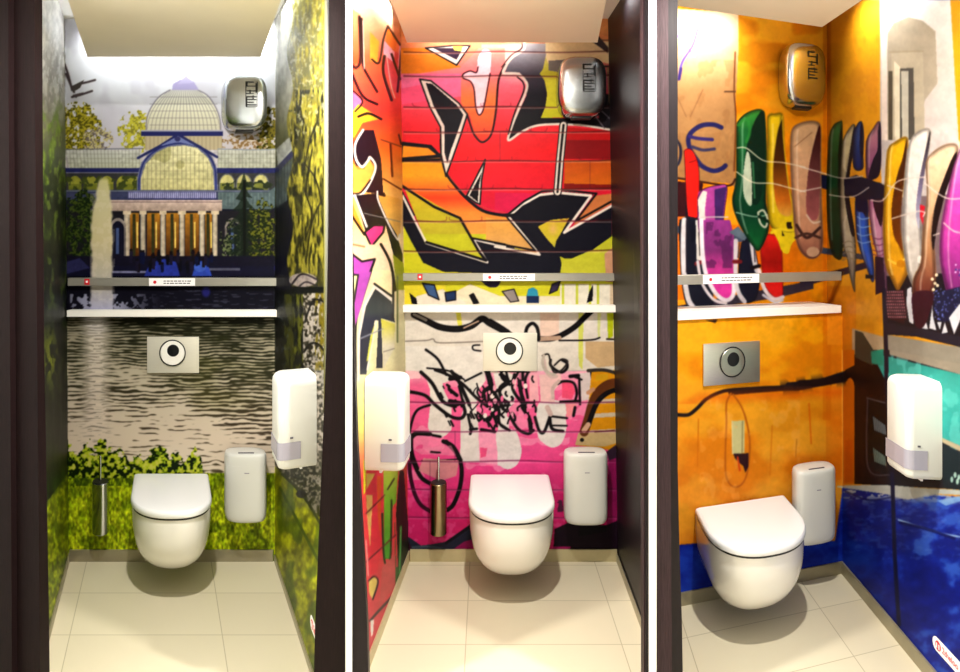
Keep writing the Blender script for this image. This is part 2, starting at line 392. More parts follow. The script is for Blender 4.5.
    # fountain
    fcx = np.interp(Y, [178,200,222,260,312], [103.5,103,101.5,102,102]); fw = np.interp(Y, [176,184,200,222,240,270,312], [4,6.5,9,12,12,11.5,13]) + 1.6*(c.noise(4,6,2,77)-.5)
    c.put((slice(0,c.H), slice(0,c.W)), np.clip((fw-np.abs(X-fcx))/2.6, 0, 1)*(Y < 312)*np.clip((Y-176)/5, 0, 1)*.95, vg((176,(206,200,150)),(200,(214,206,168)),(240,(212,200,160)),(285,(196,190,182)),(312,(176,176,204))))
    c.full(c.region(90,190,115,300)*(nf > .6)*.25, (226,216,196)); 
    # bushes and grass
    gcol = (np.array((142,166,22))[None, None]*(1-ng[..., None])+np.array((212,220,44))*ng[..., None])
    patch = np.clip((c.noise(16, 12, 3, 41)-.5)*3, 0, 1)[..., None]
    gcol = gcol*(1-.45*patch)+np.array((70,96,18))*.45*patch
    gcol = gcol*(.62+.65*c.noise(1.6, 3.2, 2, 42))[..., None]
    gtop = np.interp(X, [60,200,206,290], [478,478,473,473])
    c.put((slice(0,c.H), slice(0,c.W)), (Y > gtop)*((X > 60) & (X < 290))*1., lambda a, b: gcol)
    c.full(c.region(60,470,204,486)*np.clip((ng-.3)*3, 0, 1)*.7*(1), (34,58,16))
    bn = c.noise(5, 4.5, 3, 43); bl_ = c.noise(3.2, 3, 2, 44); top = 452+8*np.sin(X*.35)*.4+5*np.sin(X*.11)+np.interp(X, [66,130,160,200,204], [-6,4,4,-2,30])
    bm_ = (Y > top+(bn-.5)*18)*(Y < 478)*(X < 205)*(X > 55)*1.
    c.full(bm_, (26,40,14)); c.full(bm_*(bl_ > .44), (116,142,30)); c.full(bm_*(bl_ > .58), (190,200,54)); c.full(bm_*(bl_ > .82), (206,206,96))
    # side print, left of the corner
    L = (X < c_left(Y))*1.
    nl = c.noise(2.2, 9, 3, 51); nl2 = c.noise(7, 26, 3, 52)
    base = vg((0,(226,224,220)),(40,(214,212,206)),(100,(160,158,146)),(150,(96,104,72)),(200,(34,46,30)),(300,(16,24,18)),(470,(18,26,22)))(X, Y)
    c.put((slice(0,c.H), slice(0,c.W)), L, lambda a, b: base)
    c.full(L*(nl > .5)*np.interp(Y, [0,40,90,150,200], [0,.2,.6,.4,0]), (104,98,84))
    c.full(L*(nl2 > .45)*(nl > .4)*np.interp(Y, [95,120,200,240,300], [0,.85,.6,.35,.1]), (100,128,34))
    c.full(L*(nl > .72)*np.interp(Y, [110,140,300,330], [0,.7,.35,.1]), (150,172,70))
    c.full(L*(nl > .45)*np.exp(-((X-50)/9)**2-((Y-358)/28)**2), (132,138,40))
    c.full(L*(nl > .7)*np.interp(Y, [300,330,460], [0,.25,.2]), (60,70,46))
    gm = L*(Y > np.interp(X, [40,68], [512,472]))
    c.put((slice(0,c.H), slice(0,c.W)), gm*1., lambda a, b: gcol*.82)
    c.full(L*np.clip(1-np.abs(Y-np.interp(X, [40,68], [505,468]))/14, 0, 1)*(nl > .35), (40,64,22))
    # side print, right of the corner
    R = (X > c_right(Y))*1.
    nr_ = c.noise(1.8, 10, 3, 61); nr2_ = c.noise(9, 34, 3, 62); nsp = c.noise(2, 2.6, 2, 63)
    base = vg((0,(240,238,230)),(60,(222,222,214)),(110,(176,176,160)),(150,(96,100,60)),(210,(36,42,24)),(290,(14,18,14)),(330,(16,22,18)),(440,(30,32,20)))(X, Y)
    c.put((slice(0,c.H), slice(0,c.W)), R, lambda a, b: base)
    wing = R*(X < 292)
    c.poly([(276,149),(292,135),(292,150),(278,168)], (196,200,196)); c.line([(277,170),(292,154)], 5, (44,48,104), sm=False)
    c.poly([(276,174),(292,160),(294,196),(276,208)], (80,92,96)); 
    for k in range(6): c.line([(277+k*3,172-k*3),(277+k*3,206-k*1.6)], .6, (150,158,150), al=.7)
    c.poly([(276,208),(294,196),(294,290),(276,290)], (26,26,46))
    willow = R*(X > 290+3*np.sin(Y*.09))*np.clip((295-Y)/30, 0, 1)
    c.full(willow*.85, (116,112,44)); c.full(willow*(nr_ > .42)*.8, (158,148,50)); c.full(willow*(nr_ > .68)*.8, (200,190,76))
    c.full(willow*(nr2_ > .62)*.7*(Y > 110), (60,60,26)); c.full(willow*(nr_ < .28)*(Y > 90), (44,44,22)); c.full(R*(X > 290)*(nsp > .75)*(Y < 140)*.6, (226,224,200))
    for q in ([(312,150),(306,190),(312,215),(305,240)], [(318,120),(310,140),(304,170)], [(322,200),(312,222),(306,262)], [(306,165),(316,180),(322,205)]): c.line(q, 1.3, (34,32,18))
    c.ell(303, 280, 14, 7, (190,176,170)); c.line([(292,284),(302,274),(318,280)], 1.6, (40,30,40)); c.line([(296,290),(306,282),(320,288)], 1.4, (50,40,50))
    c.rect(290, 287, 345, 294, (14,20,14))
    c.full(R*c.region(284,294,300,470)*(nr_ > .45), (84,86,26)); c.full(R*c.region(294,294,303,470)*(nr_ > .6), (122,124,34))
    st = R*c.region(303,293,345,520); c.full(st*.9, (120,112,92)); c.full(st*(nsp > .5), (206,196,186)); c.full(st*(nsp < .3), (44,40,28)); c.full(st*(X > 315)*(nr_ > .5)*(Y < 370), (150,134,30))
    c.line([(304,352),(310,344),(318,344),(325,352)], 2, (20,18,16)); c.line([(305,322),(312,302),(320,300),(328,306)], 1.6, (20,18,16))
    c.full(R*c.region(276,296,290,470)*(nsp > .8)*.5, (110,120,150))
    low = R*(Y > np.interp(X, [275,300,330], [466,482,516]))
    c.put((slice(0,c.H), slice(0,c.W)), low*1., lambda a, b: (np.array((190,194,30))[None, None]*(.66+.55*c.noise(5, 8, 3, 64))[..., None]))
    c.full(low*np.clip((c.noise(10, 22, 2, 65)-.55)*4, 0, .6), (84,112,20))
    mid = R*(Y > 462)*(Y < np.interp(X, [275,300,330], [466,494,530])); c.full(mid*.9, (52,52,24)); c.full(mid*(nsp > .6), (170,162,150))
    c.line([(282,474),(300,492),(316,516),(330,545)], 2.6, (58,66,16)); c.line([(280,488),(298,522),(318,560)], 2.6, (84,106,20)); c.ell(301,494,5,4,(30,22,24))
    c.grain((Y > 150)*(Y < 285)*((X < 88)+(X > 117)), 3, 3, .3, 71); c.grain(((X < 66)+(X > 276))*1., 2.5, 7, .35, 72); c.grain((Y > 470)*1., 1.6, 3, .25, 73); c.grain((Y < 150)*((X < 150)+(X > 222))*1., 14, 12, .04, 74)
    c.soften(1)
    return c
def c_left(Y): return np.interp(Y, [23,561], [64.5,68.7])
def c_right(Y): return np.interp(Y, [23,561], [275.5,274.7])
# ------------------------------------------------------------------ print 2: graffiti over painted brick
def g_left(Y): return np.interp(Y, [23,561], [400,408.6])
def paint_graffiti():
    c = Canvas(345, 0, 680, 672)
    X, Y = c.X, c.Y; full = (slice(0,c.H), slice(0,c.W))
    BL, WH = (22,18,24), (226,216,206)
    k1, k2 = K(345,0,4.48), K(495,0,4.48); k3, k4 = K(345,140,4.48), K(495,140,4.48)
    k5, k6 = K(345,270,4.2), K(495,270,4.2); k7, k8 = K(345,410,3.95), K(495,410,3.95)
    ka, kb = K(398,370,6.72), K(490,360,6.11)
    n1 = c.noise(22, 14, 3, 1); n2 = c.noise(5, 5, 3, 2)
    def out(pts, fill=None, w=2.2, wo=0, sm=False, closed=True, wcol=WH, off=0):
        if fill is not None: c.poly(pts, fill, sm=sm)
        if wo: c.line(pts, w+wo, wcol, sm=sm, closed=closed)
        c.line(pts, w, BL, sm=sm, closed=closed)
    # ---- upper bricks
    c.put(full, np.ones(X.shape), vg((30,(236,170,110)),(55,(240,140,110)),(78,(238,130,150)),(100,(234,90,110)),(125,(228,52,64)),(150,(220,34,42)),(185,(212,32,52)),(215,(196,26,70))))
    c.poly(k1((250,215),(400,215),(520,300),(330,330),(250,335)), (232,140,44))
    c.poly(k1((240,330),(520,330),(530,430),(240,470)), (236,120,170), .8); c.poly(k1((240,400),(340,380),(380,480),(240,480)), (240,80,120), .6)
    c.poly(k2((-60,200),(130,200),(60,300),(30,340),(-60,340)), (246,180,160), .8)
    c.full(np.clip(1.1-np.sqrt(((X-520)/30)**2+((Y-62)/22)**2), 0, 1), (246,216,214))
    # pale tongue and its outline
    c.poly(k1((520,460),(545,510),(560,520),(580,600),(615,635),(655,600),(680,480),(690,350),(717,290),(717,215),(600,215),(520,300)), vg((48,(244,150,130)),(75,(240,130,140)),(100,(236,130,70)),(120,(232,110,60)),(140,(228,66,50))), sm=False)
    c.poly(k1((620,222),(645,225),(655,245),(650,330),(632,430),(618,495),(600,515),(586,480),(578,400),(562,365),(530,348),(528,332),(560,318),(588,325),(596,260)), (248,214,226), sm=True)
    c.line(k1((596,300),(588,325),(560,318),(530,332),(530,350),(562,365),(578,400),(586,480),(600,515),(618,495),(632,430),(650,330)), 1.4, (70,20,30))
    c.line(k1((548,515),(562,560),(580,605),(615,637),(655,602),(676,500),(688,360),(717,290)), 2, (50,14,20))
    # yellow to orange bricks
    oy = vg((140,(232,120,34)),(158,(226,158,34)),(176,(220,160,40)),(190,(226,110,44)),(198,(232,72,36)),(212,(224,140,60)),(240,(214,160,84)))
    c.poly(k3((250,88),(425,76),(455,150),(500,210),(540,260),(620,320),(717,345),(760,360),(760,470),(717,460),(570,440),(510,350),(400,300),(255,205)), oy)
    c.poly(k3((150,40),(250,85),(250,210),(170,190)), (214,160,60))
    out(k1((255,640),(385,655),(440,715),(250,720)), (236,150,40), 2.6, closed=True)
    c.line(k3((250,18),(375,30),(425,70)), 3, BL, sm=False); c.line(k3((248,86),(425,72)), 3.2, BL, sm=False)
    # lime diamond
    c.poly(k3((262,205),(515,350),(640,550),(365,465)), vg((185,(206,176,44)),(215,(188,178,48)),(260,(180,170,60))))
    # right hand red
    c.poly(k2((325,570),(530,585),(530,672),(310,672)), (190,26,30)); c.poly(k4((310,0),(525,0),(525,85),(310,85)), (140,20,26)); c.poly(k4((312,90),(525,88),(525,200),(310,195)), vg((160,(190,84,24)),(185,(200,104,26)))); c.poly(k4((310,195),(525,200),(525,225),(310,225)), (130,26,20))
    # crimson field outline
    c.poly(k4((0,235),(200,240),(180,240),(60,335),(0,325)), (200,30,80))
    c.rect(404, 234, 622, 284, (188,188,46)); c.poly([(398,186),(402,190),(415,215),(404,232),(398,232)], (20,18,28)); c.poly([(398,228),(404,226),(420,262),(398,284)], (188,186,46))
    # black masses
    blk = vg((180,(18,16,28)),(270,(26,26,40)))
    c.poly(k3((255,228),(300,330),(360,465),(635,552),(570,440),(717,470),(760,480),(760,602),(440,590),(350,550),(300,460),(262,385),(255,300)), blk)
    c.poly(k4((-30,470),(100,490),(200,515),(60,345),(120,280),(200,240),(285,228),(440,245),(310,420),(525,290),(525,430),(440,490),(340,532),(310,530),(290,520),(300,560),(290,602),(-30,602)), blk)
    c.poly(k4((192,388),(250,358),(332,350),(300,410),(275,450),(268,482),(230,440)), vg((218,(206,180,50)),(246,(190,180,60)))); c.full(np.clip(1-np.hypot((X-553)/6, (Y-229)/8), 0, 1)*.6, (226,170,150))
    c.poly(k4((70,350),(0,355),(-40,345),(-40,455),(0,462),(195,510)), vg((218,(216,160,76)),(250,(206,160,100))))
    c.poly(k4((440,250),(525,240),(525,285),(350,385)), (196,120,70)); 
    # white and black contour lines
    c.line(k3((258,250),(300,335),(365,462),(638,548),(575,445),(717,478)), 2.2, WH, sm=False)
    c.line(k3((255,205),(400,300),(515,350),(600,500),(632,540),(365,458)), 2.6, BL, sm=False); c.line(k3((570,440),(717,468)), 2, BL, sm=False)
    c.line(k4((0,478),(200,514),(62,345)), 2.2, WH, sm=False); c.line(k4((0,462),(180,495),(55,348)), 1.8, BL, sm=False)
    c.line(k4((62,343),(120,290),(200,246),(285,236),(430,250),(310,415),(528,292)), 2.6, WH, sm=False); c.line(k4((40,335),(60,332),(130,275),(210,230),(290,222),(455,240),(360,365),(528,272)), 2, BL, sm=False)
    c.line(k3((430,0),(436,80),(455,150),(500,212),(545,262),(620,318),(717,338),(760,335)), 3, BL)
    c.line(k3((445,110),(470,165),(512,215),(560,262),(630,305),(717,326)), 1.2, (200,90,60), al=.6)
    # white edged spear
    c.poly(k1((335,355),(385,362),(510,462),(548,512),(520,600),(485,700),(452,790),(430,690),(428,570),(380,480)), WH); c.line(k1((335,355),(385,362),(510,462),(548,512),(520,600),(485,700),(452,790),(430,690),(428,570),(380,480)), 1.6, BL, sm=False, closed=True)
    c.poly(k1((362,372),(390,376),(500,470),(530,514),(505,590),(475,670),(458,730),(445,680),(446,565),(395,470)), (24,20,32))
    # small white edged thorn
    out(k3((545,250),(628,88),(612,180),(605,288),(585,280)), WH, 1.6); c.poly(k3((558,248),(612,145),(600,205),(595,278)), (20,16,24))
    out(k1((360,215),(500,292),(560,205),(480,205)), WH, 1.4); c.poly(k1((395,215),(490,215),(525,222),(500,268)), (60,40,60)); c.poly(k1((480,205),(530,205),(520,230),(490,225)), (214,200,90))
    # upper right black swoosh
    c.poly(k2((225,195),(245,310),(300,320),(310,525),(205,530),(230,430),(222,360),(200,330)), vg((45,(240,226,180)),(72,(204,200,70)),(118,(196,196,40)))); c.poly(k2((225,190),(530,185),(530,290),(440,270),(330,270),(245,300),(225,250)), (240,222,178))
    c.poly(k2((130,195),(225,195),(228,250),(215,310),(200,330),(222,360),(234,420),(225,480),(205,528),(530,528),(530,585),(330,558),(180,562),(60,625),(80,560),(140,430),(148,370),(110,325),(45,322),(62,280)), vg((42,(178,172,176)),(62,(132,128,138)),(78,(70,66,80)),(95,(32,28,40)),(125,(18,14,22))))
    c.line(k2((130,192),(128,222),(80,255),(52,290),(38,328),(100,330),(138,365),(142,400),(110,480),(78,560),(60,628),(120,590),(190,562),(290,556)), 2.4, WH)
    c.line(k2((122,192),(118,218),(72,248),(30,300)), 1.2, (90,60,60)); c.line(k2((100,345),(126,370),(128,410),(90,500),(60,600)), 1.4, BL); c.line(k2((320,558),(400,562),(530,584)), 2.2, WH)
    c.poly(k2((240,272),(345,265),(280,322),(240,316)), (130,124,122)); c.poly(k2((430,180),(455,150),(510,215),(505,238),(440,190)), (70,64,70)); c.line(k2((430,180),(520,180)), 1, (90,80,80))
    c.poly(k2((440,450),(500,420),(530,430),(530,560),(480,570)), (30,24,34)); c.line(k2((450,520),(490,575)), 1.2, (120,110,120)); c.line(k2((470,490),(525,540)), 1.2, (120,110,120)); c.line(k2((505,300),(515,460)), 1.5, (170,150,110)); c.line(k2((490,298),(530,296)), 1.4, (50,40,50))
    for w, col in ((11,BL),(8.4,WH),(3,BL)): c.line([(563.5,125),(560,160),(557.5,192)], w*.75, col, sm=False)
    # lime band below the black
    c.poly(k3((262,392),(300,465),(350,552),(440,592),(760,604),(760,672),(262,672)), vg((225,(190,190,40)),(290,(206,200,50)))); c.poly(k4((-40,604),(290,604),(302,540),(340,534),(440,492),(530,440),(530,672),(-40,672)), vg((232,(184,186,50)),(290,(200,196,70))))
    c.poly(k4((490,510),(530,480),(530,672),(500,672)), (196,150,120)); 
    # shelf level: eyes and drips
    c.rect(408, 282, 619, 310, (206,202,50)); c.poly([(455,310),(455,292),(470,284),(500,296),(560,296),(560,310)], (226,216,190)); c.poly([(560,284),(619,284),(619,310),(560,310)], (226,220,206)); 
    c.poly(k5((230,60),(420,60),(430,110),(400,160),(230,160)), (222,206,60)); c.poly(k5((300,110),(410,80),(450,110),(500,130),(520,160),(280,160)), (224,214,200))
    out(k5((325,55),(375,62),(395,125),(350,105)), (70,96,140), 1.2); out(k5((420,95),(465,88),(465,125),(425,132)), (40,60,100), 1.2); c.poly(k5((520,105),(540,95),(565,140),(540,145)), BL); c.poly(k5((270,95),(300,120),(305,152),(280,140)), BL)
    out(k6((30,90),(80,80),(100,130),(65,135)), (150,140,140), 1); c.poly(k6((132,110),(140,80),(160,72),(178,85),(182,110)), (56,150,180)); c.poly(k6((132,110),(184,110),(184,138),(132,138)), (34,52,90)); out(k6((228,100),(240,60),(275,45),(262,85)), (60,50,80), 1)
    c.poly(k5((570,35),(650,35),(640,70),(600,70)), (40,30,60), sm=True)
    for x in (563, 577, 590, 598): c.line([(x,284),(x,308)], 2.2, (196,204,60))
    c.poly(k6((395,95),(412,60),(410,130),(385,138)), BL); c.rect(610, 284, 619, 310, (206,186,160))
    # ---- pale bricks
    c.rect(395, 309, 640, 372, vg((316,(228,220,214)),(372,(222,214,204)))); c.poly(k6((190,180),(270,180),(268,290),(190,290)), (232,204,190)); c.poly(k6((380,300),(520,300),(520,400),(430,410),(380,370)), (206,176,136)); c.poly(k6((470,180),(500,180),(495,280),(475,290)), (186,196,30)); c.poly(k6((505,180),(530,180),(530,290),(505,290)), (206,176,110)); c.poly(k6((350,180),(372,180),(368,420),(352,400)), (214,216,110)); c.poly(k6((430,180),(445,180),(440,280),(432,290)), (216,218,150)); c.poly(k5((465,170),(485,170),(492,230),(480,245),(472,225)), (222,216,90))
    c.line(k5((290,188),(345,215),(400,240),(470,248),(530,235),(575,205),(610,225),(680,262)), 6.5, BL); c.line(k6((-20,215),(30,245),(70,275)), 5, BL); c.line(k5((290,186),(340,210)), 3, WH, al=.6); c.line(k5((500,243),(560,215)), 1.6, (190,160,140))
    c.line(k6((185,290),(240,288),(290,268),(340,235),(375,200),(405,172)), 5.5, BL); c.line(k6((190,290),(270,285)), 4.5, (190,160,140)); c.line(k6((128,268),(136,240),(158,224),(178,245),(184,290)), 3.4, BL); c.ell(*k6((524,285))[0], 2.6, 4, BL)
    c.line(k5((230,300),(340,296),(370,290),(400,306),(580,300)), 1.4, (150,140,134)); c.line(k5((240,426),(420,432)), 1.2, (150,140,134)); c.line(k6((270,296),(400,294),(440,284)), 1.6, BL); c.line(k6((470,290),(520,292)), 1.8, (60,46,40)); c.line(k6((300,426),(520,424)), 1.3, (150,140,130))
    # ---- pink field
    c.rect(395, 371, 640, 560, vg((370,(244,190,204)),(385,(238,112,160)),(440,(236,96,156)),(480,(228,66,142)),(520,(214,44,120)),(555,(190,34,104))))
    c.full(c.region(395,371,640,480)*(n1 > .62)*.5, (246,176,200)); c.full(c.region(395,480,640,560)*(n2 > .68)*.35, (238,120,176))
    gw = vg((371,(228,222,218)),(480,(222,214,214)))
    c.poly(k5((230,320),(640,320),(640,430),(440,430),(350,430),(240,420)), gw)
    c.poly(ka((0,10),(150,12),(150,55),(60,62),(0,62)), (246,200,210)); 
    c.poly(ka((170,10),(360,10),(380,60),(300,90),(310,140),(340,200),(360,260),(360,400),(320,440),(290,455),(215,420),(200,380),(215,250),(215,130),(190,60)), gw, sm=False)
    c.poly(ka((360,10),(580,10),(590,70),(545,130),(525,250),(545,420),(550,620),(415,620),(420,480),(420,330),(450,220),(400,90)), gw); c.poly(ka((670,30),(745,30),(745,660),(668,640),(672,400),(690,200)), gw)
    c.poly(ka((540,420),(670,420),(670,640),(550,620)), (240,160,190)); c.poly(ka((550,520),(600,525),(590,580),(555,590)), (232,90,140))
    c.poly(kb((20,80),(100,70),(160,100),(150,260),(110,300),(60,300)), gw); c.poly(kb((45,430),(150,430),(188,520),(190,580),(165,640),(110,668),(60,640),(45,560)), gw, sm=True)
    c.poly(kb((300,260),(450,260),(465,360),(462,450),(430,515),(380,535),(330,510),(290,450)), gw, sm=True); c.poly(kb((300,90),(430,80),(440,130),(380,200),(400,260),(310,260)), (236,196,196)); c.poly(kb((240,90),(290,90),(300,250),(240,250)), (240,180,190)); c.poly(kb((545,80),(640,75),(620,240),(560,250)), (222,206,206))
    c.poly(kb((440,130),(500,130),(520,190),(500,240),(440,230)), (240,90,130)); c.poly(kb((460,260),(530,260),(520,330),(470,350)), (236,150,160))
    # left tags
    for q, w in [((155,15,230,90,300,210,385,245),3.6),((70,145,180,170,250,235,350,310,420,325,450,290,440,240),3.4),((360,10,410,80,480,235),3.6),((250,0,330,30,430,90,520,180,600,245),3),((450,75,560,20),2),((600,10,620,80,660,260),5.5),((690,200,710,260,745,290),2.6),((745,90,690,130,690,180,720,220),2.8),((90,620,75,480,90,360,130,270,215,235),2.6),((85,460,110,430,160,425,215,430),4.2),((85,470,90,560,130,672),5),((232,438,285,448),2.6),((305,480,370,515,420,605),4.2),((220,553,265,558),1.6),((470,300,490,400,485,430),2.6),((485,400,530,395),2.6),((540,290,600,340,640,400),2),((560,400,650,415),3),((640,250,650,330,740,400),2.4),((350,60,420,50),4),((345,130,395,170),3.6),((350,210,420,225),4.5),((410,110,440,230),2.6),((330,100,345,110),2.6),((700,30,740,60),2.6),((160,610,400,600),1.2)]:
        c.line(ka(*[(q[i],q[i+1]) for i in range(0,len(q),2)]), w, BL)
    # right tags
    for q, w in [((0,120,30,200,80,300),3.2),((60,90,130,130,180,60),2.4),((110,130,60,170,70,230,130,270),3),((150,90,140,180,210,280),3.2),((180,130,190,200,205,250),4),((230,80,215,130,230,230),2.6),((55,300,60,390,120,430),2.6),((120,340,170,420,230,450,265,430),3),((200,290,240,360,250,430),4.2),((275,350,300,430,330,440,365,350),3),((365,350,380,420,445,435),3.2),((380,345,470,355),2.2),((385,400,470,402),1.8),((0,20,30,60,240,75),1.6),((70,70,75,110,120,150),3),((200,70,200,120),3),((415,145,450,130,510,140,530,200,520,250),2.6),((545,110,550,270),2.4),((520,290,510,340),3),((430,255,550,250),2.4),((490,100,540,95),3.6),((560,120,520,105),2),((370,0,370,30,400,60,440,75,470,50,470,20,440,0),2.8),((620,70,630,140),3.2),((130,270,0,300),2.6),((10,330,40,360),3),((0,250,50,240),3),((200,260,270,262),2.2),((90,30,110,120),2.4),((0,180,50,190),2.6),((20,440,30,400),2)]:
        c.line(kb(*[(q[i],q[i+1]) for i in range(0,len(q),2)]), w, BL)
    rg = random.Random(12)
    for k in range(46):
        x, y = 476+rg.random()*60, 376+rg.random()*44; a = rg.uniform(.9, 2.3); l = rg.uniform(3, 13)
        c.line([(x,y), (x+l*math.cos(a)*.5+rg.uniform(-2,2), y+l*math.sin(a)*.5), (x+l*math.cos(a), y+l*math.sin(a))], rg.uniform(1, 2.8), BL)
    for k in range(20):
        x, y = 440+rg.random()*36, 384+rg.random()*40; l = rg.uniform(2, 7); c.line([(x,y), (x+l*.5,y+l)], rg.uniform(1, 2.6), BL)
    for k in range(18):
        x, y = 484+rg.random()*46, 380+rg.random()*40; c.ell(x, y, rg.uniform(1,2.4), rg.uniform(1.5,4), rg.choice([(240,120,166),(236,224,220),(238,170,190)]))
    for q, w in [((330,0,340,60,370,100,405,100),3.6),((420,130,385,170,385,230),3.4),((350,290,370,330),5)]: c.line(kb(*[(q[i],q[i+1]) for i in range(0,len(q),2)]), w, (206,180,176))
    c.line(k5((340,335),(390,375),(425,440)), 2.6, BL); c.line(k5((345,412),(440,425),(500,460)), 1.8, BL); c.line(k5((565,315),(538,318),(540,335),(570,340)), 1.6, BL); c.line(k6((200,360),(225,355),(235,400),(250,430),(280,420),(305,385),(280,375),(250,400)), 1.8, (50,44,44)); c.line(k6((205,360),(200,390),(215,425),(250,440)), 3, (190,180,170))
    # mustard bricks and brown loop
    c.poly(kb((620,70),(800,60),(800,560),(520,520),(560,430),(600,300)), (214,150,24)); c.poly(kb((650,90),(720,84),(720,120),(640,130)), (206,160,30))
    for y in (330, 430, 245): c.poly(kb((600,y),(800,y-12),(800,y+14),(590,y+26)), (206,190,170))
    c.poly(kb((540,445),(800,440),(800,500),(700,530),(520,520)), (200,176,130)); c.line(kb((575,440),(600,360),(625,270),(660,200),(720,150),(800,135)), 9, (104,58,30)); c.line(kb((600,400),(640,290),(680,230),(740,190),(800,180)), 5, BL); c.line(kb((600,200),(630,180)), 4, (200,150,120)); c.line(kb((575,430),(600,395)), 5, (216,176,150)); c.ell(*kb((562,488))[0], 2, 2, BL); c.line(kb((600,65),(700,62),(800,90)), 3.4, (60,54,50)); c.line(kb((640,440),(760,430)), 1.2, (90,50,20))
    # lower magenta with black and slate shapes
    c.poly(k8((450,180),(500,130),(500,600),(440,460)), (150,26,96)); c.poly(k8((440,165),(500,120),(500,180),(450,200)), (60,40,60)); c.poly(k8((235,470),(290,445),(440,455),(500,430),(500,580),(230,575)), (34,16,34)); c.poly(k8((230,540),(300,540),(290,575),(230,575)), (160,30,100)); c.poly(k8((230,330),(275,330),(275,430),(235,440)), (214,44,124)); c.full(c.region(553,500,566,512)*(n2 > .5)*.8, (60,40,60)); c.poly(k8((330,460),(440,455),(440,480),(330,500)), (20,14,26))
    c.poly(k7((240,555),(250,500),(300,535),(345,530),(400,520),(505,450),(505,560)), (44,46,66)); c.poly(k7((420,555),(470,520),(505,510),(505,560)), (140,26,90)); c.line(k7((400,525),(500,455)), 3, (26,22,34)); c.line(k7((235,545),(330,540),(420,555)), 2.4, (90,110,120), al=.6)
    c.line(k7((255,210),(258,260),(275,330),(300,375),(340,402)), 4, (60,16,44)); c.line(k7((212,240),(216,330),(225,430),(245,520),(255,545)), 4, (60,16,44)); c.line(k7((400,125),(440,170),(460,225),(455,300),(430,370),(405,395)), 4.2, BL); c.line(k7((255,120),(280,95),(330,95)), 4, BL); c.line(k7((258,130),(270,200),(300,265),(340,292)), 4.2, BL)
    c.poly(k7((270,155),(420,140),(440,180),(300,175)), (236,150,180), .6); c.poly(k7((310,190),(450,200),(440,260),(380,280),(290,240)), (214,170,160), .75); c.line(k7((345,100),(375,105)), 2, BL); c.line(k7((340,165),(375,168)), 1.8, BL)
    # mortar joints
    for y in (52, 76, 107, 132, 161, 189, 221, 251):
        c.line([(404,y),(450,y+1),(500,y-.5),(560,y+.5),(612,y-1)], 1.5, (70,20,24), al=.62); c.line([(404,y+1.6),(500,y+1.2),(612,y+1)], 1.2, (250,206,186), al=.34)
    for y in (402, 431, 461, 489, 517): c.line([(407,y),(460,y+1),(520,y-.5),(560,y+1),(617,y)], 1.5, (110,24,72), al=.62); c.line([(407,y+1.6),(617,y+1.6)], .8, (255,214,230), al=.3)
    rg = random.Random(31)
    for y in (107,132,161,189,221):
        for k in range(4):
            x = 410+rg.random()*180; l = 12+rg.random()*22; c.line([(x,y-3.5),(x+3,y-.6),(x+l,y),(x+l+3,y-4)], 1.1, (110,20,40), al=.4)
    for x, ya, yb in ((430,461,489),(470,489,517),(455,431,461),(520,371,402),(590,161,189),(440,489,517),(500,132,161)): c.line([(x,ya),(x,yb)], .9, (80,30,60), al=.4)
    # ---- side print left of the corner
    L = (X < g_left(Y))*1.
    c.put(full, L, vg((0,(250,240,224)),(25,(246,190,150)),(60,(238,110,70)),(110,(232,70,60)),(150,(226,110,40)),(190,(226,170,90)),(250,(240,214,180)),(330,(226,220,176)),(380,(226,216,170)),(430,(220,210,120)),(480,(216,70,70)),(620,(206,80,90))))
    kc, kd, ke, kf = K(350,130,4.2), K(350,270,6.11), K(350,460,3.73), K(350,0,4.8)
    def in_left(fn):
        keep = c.a.copy(); fn(); c.a = np.where(L[..., None] > 0, c.a, keep)
    def left():
        c.poly(kf((8,40),(50,70),(60,290),(8,320)), vg((10,(246,176,130)),(60,(232,90,50)))); c.poly(kf((95,150),(140,200),(130,310),(95,290)), (242,176,60)); c.poly(kf((180,125),(230,190),(215,250),(170,215)), (238,130,40)); c.poly(kf((165,215),(240,260),(245,380),(230,470),(160,330)), (232,84,96)); c.poly(kf((165,195),(215,250),(210,300),(160,260)), (244,190,214)); c.poly(kf((235,215),(262,215),(240,380),(228,350)), (242,176,206))
        for q, w in [((182,125,160,190,140,300,105,285),1.3),((182,125,240,215),1.3),((55,90,60,290,75,345),1.6),((45,80,50,280,30,325,8,310),1.8),((8,350,60,460,130,500),1.8),((75,345,130,440),1.6),((165,270,160,350,200,480),1.8),((200,260,240,380),1.4),((262,212,250,215,236,360,228,440),1.3)]:
            c.line(kf(*[(q[i],q[i+1]) for i in range(0,len(q),2)]), w*1.5, (50,16,22))
        c.poly(kf((8,430),(60,485),(20,540),(8,560)), (238,110,150)); c.poly(kf((8,540),(40,500),(150,570),(60,590),(20,660),(8,660)), (240,180,50)); c.line(kf((8,430),(60,485),(25,535)), 1.6, BL); c.line(kf((40,560),(90,545),(150,572)), 2.4, BL)
        c.line(kf((62,100),(68,330)), 1, WH); c.line(kf((175,260),(195,400),(215,470)), 1, WH)
        # black shapes
        c.poly(kc((100,0),(130,120),(140,270),(60,260),(110,160),(80,120),(60,160),(25,150),(10,110),(15,50),(50,0)), (24,20,34), sm=False); c.line(kc((55,0),(22,60),(25,120),(50,155),(75,130),(85,115),(108,155),(85,220),(50,270),(8,275)), 2.4, WH); c.poly(kc((8,130),(30,165),(60,165),(85,125),(100,160),(75,230),(45,262),(8,265)), (240,170,80)); c.line(kc((8,268),(45,262),(85,210)), 1.6, BL)
